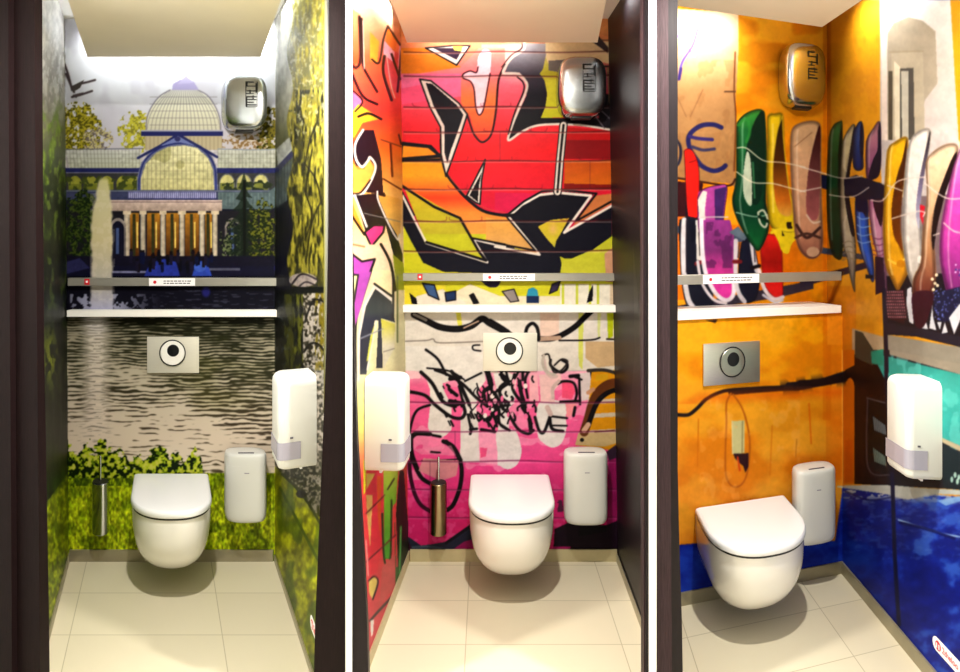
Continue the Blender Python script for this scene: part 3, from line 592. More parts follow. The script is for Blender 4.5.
        c.poly(kc((20,275),(145,262),(200,455),(220,520),(220,560),(190,550),(150,400),(120,395),(65,425)), (22,20,32)); c.line(kc((20,275),(70,405)), 2.4, WH); c.poly(kc((8,300),(60,425),(55,440),(8,370)), (236,160,60)); c.line(kc((8,360),(60,440)), 2, BL)
        c.poly(kc((118,265),(215,290),(212,430),(205,455),(160,380),(125,300)), vg((190,(220,160,70)),(240,(214,176,100)))); c.line(kc((115,258),(120,300),(165,400),(200,460),(208,440)), 1.8, WH); c.line(kc((125,270),(145,275)), 2.4, BL)
        c.poly(kc((62,430),(100,400),(145,400),(140,430),(90,490)), (214,60,130)); c.line(kc((62,430),(100,400),(145,400),(140,430),(90,490)), 1.8, BL, sm=False, closed=True)
        c.poly(kc((8,480),(150,480),(180,560),(190,672),(8,672)), (240,206,176)); c.poly(kc((8,520),(50,552),(105,542),(60,672),(8,672)), (184,84,180)); c.line(kc((8,520),(50,552),(105,542),(55,680)), 2, BL, sm=False); c.line(kc((130,480),(170,560),(190,672)), 2.6, BL)
        c.poly(kc((180,520),(225,560),(230,672),(195,672)), (160,166,50)); c.line(kc((175,160),(178,190),(170,60)), 2, (90,20,20)); c.line(kc((205,20),(215,60)), 1.6, BL); c.line(kc((130,40),(215,70)), 1, (90,40,30)); c.line(kc((140,205),(215,250)), 1.4, (80,30,20)); c.line(kc((60,350),(210,385)), 1, (140,130,120)); c.line(kc((10,480),(60,490)), 2, (200,130,90))
        c.poly(kd((130,0),(255,0),(250,170),(150,80)), (236,220,176)); c.line(kd((130,0),(70,200),(35,340),(35,672)), 2.2, BL); c.poly(kd((15,20),(130,10),(70,220),(30,350),(25,200)), (176,80,176)); c.poly(kd((15,30),(50,30),(40,120),(20,180)), (236,226,170)); c.line(kd((15,30),(50,30),(25,190)), 1.6, BL, sm=False)
        c.poly(kd((155,115),(250,180),(275,320),(190,295),(200,600),(160,600),(175,310),(150,310),(100,640),(60,640),(60,400),(95,220)), vg((285,(34,36,50)),(312,(50,62,66)),(320,(44,48,70)),(370,(34,38,56)))); c.line(kd((50,672),(55,400),(90,220),(150,100),(250,180)), 2.6, WH, sm=False); c.line(kd((150,85),(255,160)), 2.2, BL); c.poly(kd((190,300),(275,330),(270,480),(205,600)), vg((318,(214,206,60)),(345,(222,214,190)))); c.poly(kd((125,400),(150,330),(120,540),(100,560)), (206,206,80)); c.line(kd((160,310),(105,610)), 1.6, WH); c.line(kd((255,0),(265,60),(262,300)), 2.2, BL); c.line(kd((290,40),(290,440)), 1.6, (110,120,60)); c.line(kd((205,500),(270,480)), 1, (140,130,120)); c.line(kd((60,420),(200,360)), 1.2, (150,150,160))
        c.poly(ke((50,0),(62,0),(58,120),(50,130)), (206,206,40)); c.poly(ke((62,40),(120,40),(122,300),(100,420),(70,430),(62,250)), (214,60,76)); c.poly(ke((60,130),(85,130),(75,330),(65,230)), (226,180,110)); c.poly(ke((100,60),(118,60),(112,300),(104,200)), (206,90,40)); c.poly(ke((62,50),(95,50),(62,110)), (206,180,90)); c.poly(ke((125,40),(180,40),(172,160),(160,170),(148,370),(128,370)), vg((470,(176,186,70)),(500,(120,170,50)),(550,(80,150,50)))); c.line(ke((155,150),(150,370),(128,372),(120,200)), 1.8, (40,60,30)); c.poly(ke((165,170),(172,400),(185,400),(195,250),(210,340),(215,400),(170,480)), (60,110,50)); c.poly(ke((185,40),(200,40),(230,400),(180,420),(172,200)), (20,40,24), .9); c.line(ke((190,250),(185,420)), 2, (90,170,90)); c.line(ke((60,200),(130,130)), 1.2, (110,50,50)); c.line(ke((60,380),(170,280)), 1.4, (110,40,50)); c.poly(ke((70,450),(90,435),(105,450),(85,520),(72,500)), (214,190,110)); c.line(ke((70,450),(90,435),(105,455),(85,520)), 1.6, (60,30,40)); c.line(ke((185,480),(110,560),(75,600)), 2.4, (70,50,50)); c.poly(ke((76,600),(90,595),(86,650),(78,660)), (230,220,214)); c.line(ke((165,70),(140,110)), 1.4, (40,40,20)); c.poly(ke((120,400),(170,350),(170,470),(110,540)), (196,90,90)); c.line(ke((68,430),(60,300)),1.5,(230,150,150))
    in_left(left)
    c.grain((Y < 640)*1., 9, 5, .10, 71); c.grain((Y < 640)*1., 1.5, 1.5, .07, 72); c.soften(1)
    return c
# ------------------------------------------------------------------ print 3: row of hanging shoes on an ochre wall
def s_corner(Y): return np.where(Y < 316, 827.0, 843.0)
def paint_shoes():
    c = Canvas(655, 0, 1010, 700)
    X, Y = c.X, c.Y; full = (slice(0,c.H), slice(0,c.W))
    q1, q2, q3, q4 = K(655,0,4.8), K(800,0,4.8), K(655,100,4.8), K(800,100,4.8)
    q5, q6, q7, q8 = K(655,220,4.8), K(800,220,4.8), K(655,350,4.48), K(800,350,4.48); q0 = K(800,480,3.5)
    n1 = c.noise(40, 26, 3, 1); n2 = c.noise(9, 14, 3, 2); n3 = c.noise(12, 20, 3, 3)
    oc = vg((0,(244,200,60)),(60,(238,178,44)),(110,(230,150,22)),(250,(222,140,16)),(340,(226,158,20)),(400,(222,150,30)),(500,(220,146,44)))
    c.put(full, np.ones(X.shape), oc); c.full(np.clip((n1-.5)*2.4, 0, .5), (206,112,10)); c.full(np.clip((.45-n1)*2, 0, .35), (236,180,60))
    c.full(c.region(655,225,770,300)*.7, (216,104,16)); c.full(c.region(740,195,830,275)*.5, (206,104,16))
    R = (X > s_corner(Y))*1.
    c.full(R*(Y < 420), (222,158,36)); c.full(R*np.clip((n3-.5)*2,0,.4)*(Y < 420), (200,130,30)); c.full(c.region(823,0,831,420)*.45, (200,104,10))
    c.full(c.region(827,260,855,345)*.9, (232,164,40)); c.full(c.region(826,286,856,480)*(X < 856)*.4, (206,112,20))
    # cardboard sheet with pen marks
    c.poly(q1((90,40),(400,60),(400,260),(390,440),(385,900),(355,880),(90,860)), vg((5,(232,214,186)),(50,(206,170,128)),(90,(176,134,90)),(185,(160,118,74))))
    c.full(c.region(674,60,736,182)*(n2 > .62)*.3, (150,104,60)); c.line(q1((385,250),(380,440),(388,560),(380,820)), 1.4, (110,60,30)); c.line(q3((90,372),(280,402),(360,410),(385,380)), 2, (60,30,24)); c.line(q1((335,440),(385,440)), 1.6, (90,60,40)); c.line(q1((90,90),(340,100)), .8, (200,190,180)); c.line(q1((100,450),(150,560)), .8, (140,96,60)); c.line(q1((230,430),(170,560)), .8, (140,96,60))
    c.line(q1((95,155),(190,270)), 2, (120,104,170)); c.line(q1((205,140),(180,220),(130,300),(115,380)), 2.6, (96,78,150)); c.line(q1((125,330),(115,380)), 3, (60,44,110))
    c.line(q3((318,132),(280,118),(225,122),(180,150),(160,185),(168,235),(195,280),(230,320),(280,340),(320,330),(338,315)), 4.6, (40,38,90)); c.line(q3((165,175),(210,185),(275,190)), 3.4, (54,44,110)); c.line(q3((180,225),(230,240),(285,235)), 3, (60,56,90)); c.line(q3((92,180),(118,215),(124,260),(112,305),(92,320)), 2.8, (40,40,60))
    # dark rails behind the shoes
    c.poly(q3((92,390),(230,400),(215,672),(92,672)), (60,20,26)); c.poly(q3((92,560),(160,560),(150,672),(92,672)), (210,110,30))
    c.poly(q5((92,25),(150,40),(430,60),(470,100),(350,110),(92,60)), (74,84,104)); c.poly(q6((100,130),(330,170),(330,195),(100,160)), (70,76,96)); c.poly(q5((95,415),(600,320),(760,290),(760,330),(600,370),(330,415),(95,430)), (60,52,66)); c.poly(q6((0,290),(320,200),(320,232),(0,325)), (52,44,62)); c.line(q6((140,410),(210,250)), 2, (150,90,30), al=.5)
    c.poly(q4((95,355),(230,385),(420,400),(420,470),(230,460),(95,420)), (30,32,60)); c.poly(q4((480,410),(600,420),(600,490),(480,480)), (26,22,40))
    # ---- architecture printed on the flank
    c.poly(q2((385,0),(740,0),(768,672),(768,900),(400,1200),(385,672)), vg((0,(226,222,218)),(60,(190,180,172)),(140,(190,180,176)),(200,(184,174,172)))); c.poly(q2((420,160),(450,110),(520,80),(590,100),(650,150),(660,400),(600,480),(560,672),(420,672)), (166,154,136)); c.poly(q2((440,250),(590,240),(600,672),(440,672)), (178,166,146)); c.poly(q2((480,330),(545,325),(550,672),(480,672)), (84,80,76)); c.poly(q2((425,340),(445,340),(445,672),(425,672)), (84,76,64)); c.poly(q2((450,290),(480,320),(480,672),(455,672)), (212,202,180)); c.poly(q2((485,340),(520,340),(520,672),(490,672)), (186,180,166)); c.line(q2((430,250),(590,245)), 2, (160,146,124))
    c.poly(q2((722,0),(900,0),(900,900),(762,672),(745,400)), (214,150,30)); c.poly(q2((390,120),(415,140),(420,672),(392,672)), (222,206,196))
    c.poly(q6((395,270),(1000,240),(1000,640),(405,520)), (30,24,32)); c.poly(q4((400,560),(480,470),(1000,430),(1000,900),(400,860)), (120,100,104))
    c.poly(q6((395,270),(1000,240),(1000,640),(405,520)), (30,24,32))
    # lower flank: market stall, turquoise and dark
    c.poly(q6((250,520),(400,560),(400,900),(250,900)), (190,170,140)); c.poly(q8((250,0),(720,0),(1000,60),(1000,640),(250,600)), (34,30,40)); c.poly(q8((320,10),(480,50),(720,110),(1000,160),(1000,520),(720,450),(640,400),(400,300),(390,150)), vg((350,(54,150,140)),(400,(70,190,180)),(440,(60,170,165)))); c.full(c.region(880,350,1000,450)*(n3 > .55)*.5, (120,214,206)); c.poly(q8((540,0),(720,0),(1000,40),(1000,160),(720,110),(400,20),(400,0)), (160,150,134))
    c.poly(q6((410,490),(560,520),(768,560),(1000,610),(1000,680),(768,610),(560,560),(410,550)), (40,36,50)); c.poly(q6((410,550),(768,610),(1000,680),(1000,800),(768,690),(410,620)), (152,144,130))
    c.poly(q8((245,20),(320,10),(385,150),(390,600),(245,600)), (40,24,24)); c.poly(q8((300,210),(385,235),(385,560),(305,525)), (20,20,26)); c.line(q8((300,215),(385,238)), 1.6, (96,90,96)); c.line(q8((303,215),(305,525),(400,560)), 1.2, (90,80,90))
    for k in range(7):
        x = 330+k*8; c.line(q8((x,300+k*6),(x+6,360+k*3)), 1, (150,170,180)); c.line(q8((x,440+k*6),(x+6,500+k*3)), 1, (150,180,170))
    c.poly(q8((630,390),(720,430),(1000,520),(1000,545),(720,455),(630,410)), (196,180,150)); c.poly(q8((640,420),(720,460),(1000,550),(1000,650),(640,620)), (30,44,52))
    for x, y in ((680,580),(695,560),(705,590),(712,570)): c.ell(*q8((x,y))[0], 1.5, 3, (170,200,190))
    c.poly(q6((265,530),(300,540),(350,620),(350,700),(265,660)), (70,70,60)); c.poly(q6((340,630),(400,620),(400,700),(345,690)), (40,150,130))
    # bare brick stub and black wire
    c.poly(q8((190,0),(245,0),(245,600),(190,600)), (214,122,16)); c.full(c.region(845,440,853,482)*.5, (200,90,10)); c.line(q8((190,0),(192,600)), 1.2, (236,180,80))
    wire = q7((100,290),(150,290),(190,260),(230,220),(290,190),(350,178),(480,170),(600,165),(717,150),(830,120))
    c.line(wire, 3.6, (36,28,30)); c.line(q7((340,190),(480,178),(600,170),(640,170),(717,155),(800,140),(850,130)), 5.5, (40,30,30)); c.line(q7((600,160),(717,150),(850,110)), 7, (36,28,34)); c.full(c.region(780,372,846,398)*(n2 > .5)*np.clip(1-np.abs(Y-np.interp(X,[780,846],[388,378]))/9, 0, 1), (50,36,36)); c.full(c.region(665,386,842,404)*np.clip(1-np.abs(Y-np.interp(X,[665,700,842],[415,398,392]))/9, 0, 1)*.4, (214,80,10))
    c.line(q8((0,150),(120,140),(200,120),(250,90)), 6.5, (40,26,26)); c.poly(q8((200,90),(260,60),(280,200),(260,250),(240,140)), (44,28,26))
    c.line(q7((340,195),(320,240),(320,330),(315,480),(320,570),(350,612),(390,600),(415,540),(425,420),(410,320),(385,250),(350,200)), 1.8, (176,96,24)); c.poly(q7((345,318),(400,316),(400,462),(348,465)), (196,190,140)); c.line(q7((345,318),(348,465)), 1.2, (214,206,160)); c.line(q7((392,320),(390,460)), 1, (130,120,80)); c.poly(q7((350,465),(420,462),(420,520),(405,550),(395,520),(360,490)), (56,30,34)); c.line(q7((370,480),(380,540)), 1.6, (200,60,20)); c.full(c.region(700,400,800,500)*(n2 > .72)*.25, (236,176,110)); c.line(q7((195,310),(190,520)), 1, (200,110,10)); c.line(q7((525,340),(515,560)), 1.4, (206,112,14), al=.6); c.line(q7((635,400),(630,480)), 1.2, (160,90,20), al=.5); c.line(q7((690,240),(700,420)), 1.4, (214,90,10), al=.7)
    # ---- sneakers hanging low
    def out(p, col, lc, w=.8, sm=True): c.poly(p, col, sm=sm); c.line(p, w, lc, sm=sm, closed=True)
    out(q3((140,245),(165,235),(190,260),(210,330),(212,470),(205,560),(160,562),(150,460),(145,330)), (206,34,26), (90,20,20)); c.line(q3((165,300),(195,290)), 1, (120,20,20)); c.poly(q3((145,450),(160,560),(200,570),(212,672),(150,672)), (30,24,34))
    out(q5((120,0),(210,0),(225,120),(245,260),(275,330),(275,415),(250,428),(185,430),(150,400),(130,300),(120,150)), (28,30,44), (20,20,30)); c.line(q5((140,0),(135,120),(140,260),(160,380),(195,430)), 5, (206,200,204)); c.line(q5((150,0),(150,250)), 1, (60,50,60)); c.poly(q5((160,0),(205,0),(205,90),(175,110)), (20,22,36)); c.poly(q5((195,0),(215,0),(235,200),(200,190)), (210,205,200)); c.line(q5((210,60),(215,170)), 1, (60,50,50)); c.line(q5((198,210),(238,198)), 4, (120,30,36))
    out(q3((205,470),(230,430),(300,410),(345,415),(335,520),(330,600),(360,672),(225,672)), (170,70,150), (60,20,50)); c.poly(q3((285,430),(345,415),(325,560),(330,672),(290,672)), (70,40,100)); c.poly(q3((205,480),(230,435),(250,440),(240,520),(245,672),(222,672)), (216,206,200)); 
    c.poly(q5((222,0),(360,0),(380,80),(385,280),(375,350),(345,388),(300,370),(255,310),(225,200)), vg((220,(150,60,140)),(250,(120,50,110)),(268,(186,60,140)),(300,(214,60,160))), sm=False); c.full(c.region(706,222,732,268)*(n2 > .5)*.6, (76,34,80)); c.line(q5((222,0),(228,150),(245,260),(290,350),(340,385),(375,360),(378,290)), 4.2, (222,212,220)); c.line(q5((205,200),(225,300),(280,380),(340,400)), 3, (206,196,200)); c.line(q3((210,565),(270,562),(350,562)), 1.2, (200,190,190))
    out(q5((415,110),(470,110),(500,280),(485,370),(455,396),(425,385),(400,300)), (28,30,48), (20,20,30)); c.line(q5((388,100),(388,280),(402,350),(430,392)), 4.4, (200,194,200)); c.line(q5((405,110),(398,180)), 1.2, (60,50,60)); c.line(q5((380,200),(410,200)), 4, (110,30,36)); c.line(q5((465,110),(485,230),(530,320),(570,370)), 4.6, (206,200,206)); c.line(q5((465,230),(500,220)), 3.6, (26,20,26)); c.line(q5((475,120),(480,200)), 1.2, (60,50,60))
    out(q5((505,110),(530,70),(600,100),(612,280),(612,370),(590,378),(550,350),(520,280)), vg((235,(214,40,30)),(262,(150,26,20)),(280,(206,34,30)),(300,(214,40,40))), (120,20,20)); c.line(q5((500,240),(525,330),(570,378),(614,370)), 3.6, (222,210,214)); c.line(q5((520,360),(575,395),(612,385)), 2.6, (200,196,210))
    c.poly(q5((355,60),(400,30),(440,80),(430,100)), (96,110,124)); c.poly(q5((240,480),(300,478),(290,495)), (60,40,40))
    # ---- ballet pumps
    def pump(outer, col, inner, icol, edge=(40,24,20), rim=None):
        c.poly(outer, col, sm=True); keep = c.a.copy(); before = c.a
        m = Canvas.__new__(Canvas); m.__dict__ = dict(c.__dict__); m.a = np.zeros_like(c.a); m.poly(outer, (255,255,255), sm=True); ins = m.a[..., :1] > .5
        o = np.array(smooth(outer, True)); mx = o[:,0].mean()
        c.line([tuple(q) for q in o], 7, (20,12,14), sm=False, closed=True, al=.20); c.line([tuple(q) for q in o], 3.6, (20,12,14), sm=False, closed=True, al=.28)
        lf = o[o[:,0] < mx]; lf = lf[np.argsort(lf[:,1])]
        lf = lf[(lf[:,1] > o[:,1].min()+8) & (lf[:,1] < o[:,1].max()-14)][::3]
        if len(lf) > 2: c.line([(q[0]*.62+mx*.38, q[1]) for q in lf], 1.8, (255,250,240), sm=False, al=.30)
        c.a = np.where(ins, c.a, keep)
        c.line(outer, 1, edge, closed=True, al=.8); c.poly(inner, icol, sm=True)
        if rim: c.line(inner, 1.1, rim, closed=True)
    pump(q3((395,110),(430,70),(480,48),(515,50),(528,90),(535,300),(530,480),(545,560),(540,640),(500,720),(470,700),(430,640),(390,560),(372,480),(390,380),(392,200)), vg((110,(70,150,60)),(130,(30,110,56)),(180,(16,78,46)),(215,(14,60,40)),(245,(20,96,50))), q3((522,56),(528,160),(526,340),(505,480),(470,500),(430,430),(425,330),(450,180),(490,80)), (16,44,32), (10,40,26))
    c.poly(q3((440,250),(460,300),(465,500),(430,470),(422,380)), (180,190,170), sm=True); c.line(q3((470,300),(478,470)), 1.6, (60,120,80)); c.line(q3((400,120),(440,90),(455,150),(440,200)), 3, (50,140,60), al=.7); c.line(q3((390,540),(480,560),(545,550)), 1.2, (140,170,150)); c.line(q3((495,540),(520,530),(540,570),(530,610),(505,590),(495,540)), 2, (190,190,170)); c.line(q3((500,560),(560,590),(575,570)), 3, (14,40,26))
    pump(q3((540,80),(580,65),(612,72),(618,160),(625,280),(640,400),(670,500),(720,580),(720,620),(640,640),(570,620),(545,560),(535,400),(540,220)), vg((115,(226,196,30)),(170,(216,180,24)),(230,(214,186,30))), q3((612,76),(618,200),(640,400),(660,530),(640,560),(600,545),(575,480),(565,330),(585,160)), vg((116,(40,30,20)),(160,(80,44,14)),(200,(196,110,30)),(215,(214,160,70))), (120,90,10), (206,176,40))
    c.poly(q5((560,40),(640,60),(717,50),(660,110),(640,160),(610,150),(590,100),(570,60)), (222,196,34), sm=True); c.full(c.region(782,222,806,236)*(n2 > .5), (50,34,20)); c.line(q5((560,60),(600,45),(650,50),(700,40)), 3, (226,200,40))
    # pink nude pump
    k = K(655,0,1.9770)  # coarse crop of the whole upper wall
    pump(k((268,270),(275,250),(300,240),(322,242),(328,260),(328,330),(330,420),(332,470),(328,500),(310,512),(290,500),(278,470),(272,400),(268,330)), vg((120,(216,180,140)),(160,(210,166,130)),(230,(196,140,110)),(255,(150,96,80))), k((326,248),(326,330),(324,420),(312,436),(300,420),(300,370),(308,310)), vg((125,(60,24,24)),(170,(110,60,60)),(220,(170,96,96))), (150,100,70))
    c.line(k((280,445),(300,470),(326,450)), 3, (70,44,40)); c.line(k((278,470),(300,462),(326,470)), 2.6, (80,50,44)); c.ell(*k((312,498))[0], 6.5, 5, (200,160,130)); c.line(k((276,290),(310,262)), .8, (150,110,80)); c.line(k((300,425),(312,440),(326,438)), 1.6, (216,190,170))
    # green
    pump(q4((140,180),(160,125),(190,105),(202,120),(200,300),(195,460),(205,620),(200,750),(175,760),(150,720),(135,600),(130,400)), vg((122,(76,140,80)),(160,(24,84,44)),(250,(18,60,40))), q4((200,118),(198,300),(192,460),(182,400),(184,250)), (16,30,20), (10,40,24))
    # ivory slingback
    pump(q4((205,200),(235,140),(262,120),(262,200),(240,300),(225,420),(240,540),(262,640),(268,760),(262,860),(262,920),(240,840),(228,760),(208,700),(195,560),(195,350)), vg((125,(206,196,160)),(170,(196,186,150)),(250,(190,180,160)),(290,(170,160,150))), q4((262,122),(262,220),(242,330),(235,450),(258,600),(262,650),(245,640),(222,520),(215,420),(235,280),(250,180)), (30,26,36), (70,60,50))
    for y in (690,715,740,770): c.line(q4((205,y),(235,y-12),(264,y)), 1, (150,136,110))
    # blue
    pump(q4((258,170),(275,120),(295,105),(305,160),(302,260),(300,330),(258,320)), vg((120,(60,96,160)),(165,(26,46,110))), q4((296,108),(304,180),(302,280),(288,250),(288,160)), (16,20,50), (20,30,70))
    pump(q4((268,470),(320,470),(330,640),(350,760),(355,850),(345,870),(320,800),(290,720),(270,620)), vg((196,(36,50,120)),(222,(50,100,206)),(280,(60,110,220))), q4((272,470),(318,470),(322,560),(300,540),(275,530)), (20,22,60), (20,30,80))
    for y in (560,600,640,675): c.line(q4((275,y),(300,y+12),(340,y+4)), 1, (150,180,230))
    # mauve
    pump(q4((318,200),(350,140),(382,105),(388,200),(385,330),(350,380),(320,370)), vg((122,(190,140,150)),(165,(140,80,120))), q4((384,108),(388,230),(380,360),(330,375),(350,290),(372,240),(374,160)), (24,20,44), (60,30,60))
    pump(q4((330,480),(400,480),(405,620),(410,760),(415,900),(412,940),(395,850),(370,740),(345,640)), vg((200,(190,120,160)),(235,(206,150,180)),(290,(170,130,160))), q4((350,480),(398,480),(392,600),(375,580)), (50,20,40), (100,50,80))
    for y in (660,690,720,740): c.line(q4((350,y),(380,y+8),(408,y-4)), 1, (130,60,100))
    c.poly(q4((210,380),(270,360),(330,380),(410,410),(415,470),(300,480),(215,450)), (30,28,52)); 
    c.poly(q6((360,175),(400,180),(410,340),(362,360)), (50,28,50)); c.poly(q6((315,262),(350,265),(350,282),(315,282)), (30,24,40))
    # amber
    pump(q4((420,240),(460,200),(512,180),(515,260),(495,420),(478,560),(490,700),(510,760),(515,830),(480,900),(470,920),(440,860),(410,780),(400,600),(408,400)), vg((140,(224,176,30)),(200,(226,170,24)),(260,(220,160,30)),(288,(206,140,40))), q4((514,186),(508,300),(488,480),(482,620),(492,720),(475,700),(448,640),(440,520),(462,380),(492,280)), vg((140,(60,30,14)),(250,(120,60,14))), (150,100,10))
    c.line(q6((425,190),(470,210),(510,180)), 2, (236,200,80)); c.ell(*q6((485,210))[0], 4.5, 4, (196,130,20))
    # white
    pump(q4((515,240),(545,170),(590,140),(625,145),(622,220),(600,330),(580,480),(585,640),(590,720),(575,860),(558,920),(535,880),(510,800),(492,640),(500,400)), vg((130,(222,216,208)),(200,(216,210,206)),(280,(200,190,180))), q4((624,150),(620,220),(596,360),(578,500),(572,620),(556,540),(570,400),(598,260)), vg((130,(40,30,30)),(190,(120,110,140)),(230,(190,186,200))), (150,140,130))
    c.poly(q4((575,500),(600,510),(590,600),(576,560)), (196,30,50)); c.line(q6((560,250),(590,260),(565,330)), 2, (180,150,110)); c.ell(*q6((575,190))[0], 2.5, 4, (230,226,220))
    # tan
    pump(q4((605,300),(640,250),(700,215),(750,215),(755,260),(720,360),(680,460),(650,560),(640,640),(648,760),(650,860),(625,960),(605,1060),(575,1060),(545,960),(545,860),(580,780),(590,640),(610,480)), vg((145,(222,196,166)),(200,(212,176,140)),(250,(180,130,90)),(290,(110,56,44)),(325,(60,26,30))), q4((754,250),(740,330),(700,440),(660,600),(640,720),(632,640),(650,500),(690,380),(730,280)), (34,20,22), (130,90,60))
    for x, y in ((635,860),(648,880),(655,840),(640,910),(660,890)): c.ell(*q4((x,y))[0], 1.6, 1.6, (226,210,180))
    # purple at the edge
    pump(q4((768,240),(820,150),(900,140),(910,400),(880,700),(850,860),(760,960),(720,960),(690,860),(672,740),(680,600),(710,440),(735,330)), vg((145,(214,150,196)),(190,(206,80,170)),(250,(176,60,150)),(290,(120,40,110))), q4((900,200),(905,420),(870,700),(820,740),(810,600),(840,300)), (60,20,60), (110,40,100))
    c.poly(q6((650,350),(768,320),(800,400),(760,480),(680,490),(640,430)), (28,30,60)); 
    rg = random.Random(8)
    for kk in range(60):
        x, y = 640+rg.random()*120, 330+rg.random()*150; c.ell(*q6((x,y))[0], .7, .7, (110,120,190))
    for kk in range(18):
        x, y = 735+rg.random()*60, 215+rg.random()*80; c.ell(*q6((x,y))[0], 1, 1, rg.choice([(220,210,230),(60,60,140)]))
    # woven toe, dark toes and teeth of the rack
    c.poly(q6((400,350),(500,330),(515,440),(500,500),(440,480),(400,450)), (56,24,30))
    for i in range(9):
        for j in range(9): c.ell(*q6((410+i*10+j*2, 345+j*15))[0], .7, 1, (180,130,140))
    for p in [((515,330),(535,320),(545,500),(525,490),(510,400)),((585,520),(600,470),(615,525)),((620,520),(635,410),(640,470),(655,530)),((680,545),(695,490),(710,540)),((715,470),(768,400),(790,430),(740,550)),((658,490),(680,490),(672,530))]: c.poly(q6(*p), (206,204,210))
    for p in [((545,350),(640,350),(620,450),(590,515),(555,510),(540,440)),]: c.poly(q6(*p), (60,20,34), sm=True)
    # strings
    for q in [(395,230,440,232,520,290,610,300,720,322),(392,345,470,395,560,400,640,420,720,440)]: c.line(q3(*[(q[i],q[i+1]) for i in range(0,len(q),2)]), 1, (226,214,190))
    for q in [(0,320,90,345,200,375,300,365),(0,440,100,420),(140,455,250,465,330,420),(340,480,400,480,470,390,600,370),(420,410,490,435),(440,570,560,535,600,540),(600,400,700,470,800,470),(590,560,600,540),(690,590,740,630,800,640),(640,650,668,640)]:
        c.line(q4(*[(q[i],q[i+1]) for i in range(0,len(q),2)]), 1.1, (216,200,190))
    # ---- blue plaster below
    bl_ = vg((480,(34,54,170)),(520,(20,40,150)),(640,(22,40,150)))
    top = np.interp(X, [655,690,735,792,843,848,1010], [546,540,540,536,484,484,520]); top = np.where(X < 843, np.interp(X, [655,680,790,843], [546,544,534,484]), top)
    lowm = ((X < 842)*(Y > np.interp(X, [655,700,780,792,835,843],[547,543,541,541,541,486])) + (X >= 842)*(Y > np.interp(X, [843,880,960,1010],[486,488,497,506])))*1.
    n4 = .6*c.noise(30, 26, 2, 9)+.4*c.noise(9, 8, 3, 19); n5 = c.noise(7, 3, 3, 10)
    c.full(lowm, bl_); c.full(lowm*np.clip((n4-.45)*1.4, 0, .5), (46,96,214)); c.full(lowm*np.clip((.5-n4)*1.4, 0, .5), (14,20,100)); c.full(lowm*(X > 900)*np.clip((n4-.55)*2, 0, .4), (90,140,230))
    rr = (X > 843)*(Y < 506)*lowm; c.full(rr*(n5 > .48)*np.clip((505-Y)/12, 0, 1), (196,196,190)); c.full((X > 838)*lowm*(n5 > .75)*(Y < 560)*.25, (120,150,220))
    c.poly(q0((130,22),(300,18),(430,28),(560,35),(620,40),(620,55),(470,50),(380,68),(300,50),(200,35)), (188,192,188), sm=True); c.poly(q0((480,72),(560,55),(620,52),(620,70),(560,75),(510,90)), (150,190,230), .8)
    c.line(q0((345,140),(410,160),(520,192),(620,205)), 1.6, (160,190,230)); c.line(q0((350,150),(440,170),(540,205)), 3, (10,16,90), al=.8); c.line(q0((160,40),(240,70),(320,60)), 2, (12,20,90), al=.7)
    # vertical cable down the flank
    c.line([(884,290),(886,350),(886.5,372)], 4.2, (34,30,50)); c.line([(892,470),(893,500),(895,560),(899,625)], 4, (28,28,66)); c.line([(886,372),(889,430),(892,470)], 4, (34,30,50))
    c.grain(np.ones(X.shape), 12, 10, .10, 81); c.grain((X > 660)*1., 2, 2.5, .06, 82); c.grain((Y > 130)*(Y < 330)*1., 4, 6, .14, 83); c.soften(2)
    return c
# ------------------------------------------------------------------ the three stalls (plan positions: x, distance)
ZT = 2.62
pond, graf, shoes = paint_pond(), paint_graffiti(), paint_shoes()
def XL(px, D): return P(px, D)
# stall 1
s1_bl, s1_br = (-1.987, 3.14), (-.990, 3.14); s1_tl, s1_tr = P(64.5, 3.14), P(275.5, 3.14)
s1_fl, s1_fr = (-1.489, 2.15), (-.517, 2.15)
mural_wall('wall_back', (s1_bl[0],3.14,0), (s1_br[0],3.14,0), (s1_tr,3.14,ZT), (s1_tl,3.14,ZT), 360, 900, pond, label='back wall printed with a glass pavilion and fountain over a pond', ink=.82)
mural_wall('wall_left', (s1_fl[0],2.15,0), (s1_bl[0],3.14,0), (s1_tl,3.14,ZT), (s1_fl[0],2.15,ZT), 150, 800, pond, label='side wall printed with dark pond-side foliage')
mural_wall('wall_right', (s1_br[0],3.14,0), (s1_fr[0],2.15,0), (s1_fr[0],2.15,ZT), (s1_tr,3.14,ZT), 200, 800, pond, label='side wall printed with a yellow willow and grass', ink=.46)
# stall 2
s2_bl, s2_br = (P(408.6,3.14), 3.14), (.667, 3.14); s2_tl, s2_tr = P(400,3.14), P(608,3.14)
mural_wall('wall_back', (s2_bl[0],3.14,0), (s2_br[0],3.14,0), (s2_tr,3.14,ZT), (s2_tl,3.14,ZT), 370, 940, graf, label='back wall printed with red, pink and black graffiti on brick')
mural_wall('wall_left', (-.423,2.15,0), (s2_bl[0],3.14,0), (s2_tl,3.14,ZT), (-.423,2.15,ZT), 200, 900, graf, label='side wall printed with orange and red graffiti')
def skew_wall(name, a, b, ztop, thick, m, atop=None, btop=None, label=None, z0=0):
    a, b = Vector((a[0],a[1],z0)), Vector((b[0],b[1],z0)); at = Vector(((atop or a)[0], a.y, ztop)); bt = Vector(((btop or b)[0], b.y, ztop))
    n = (b-a).cross(Vector((0,0,1))).normalized()*thick
    V = [a, b, bt, at, a+n, b+n, bt+n, at+n]
    F = [(0,1,2,3), (7,6,5,4), (0,4,5,1), (1,5,6,2), (2,6,7,3), (3,7,4,0)]
    return struct(link(name, mesh(name, V, F), m), label)
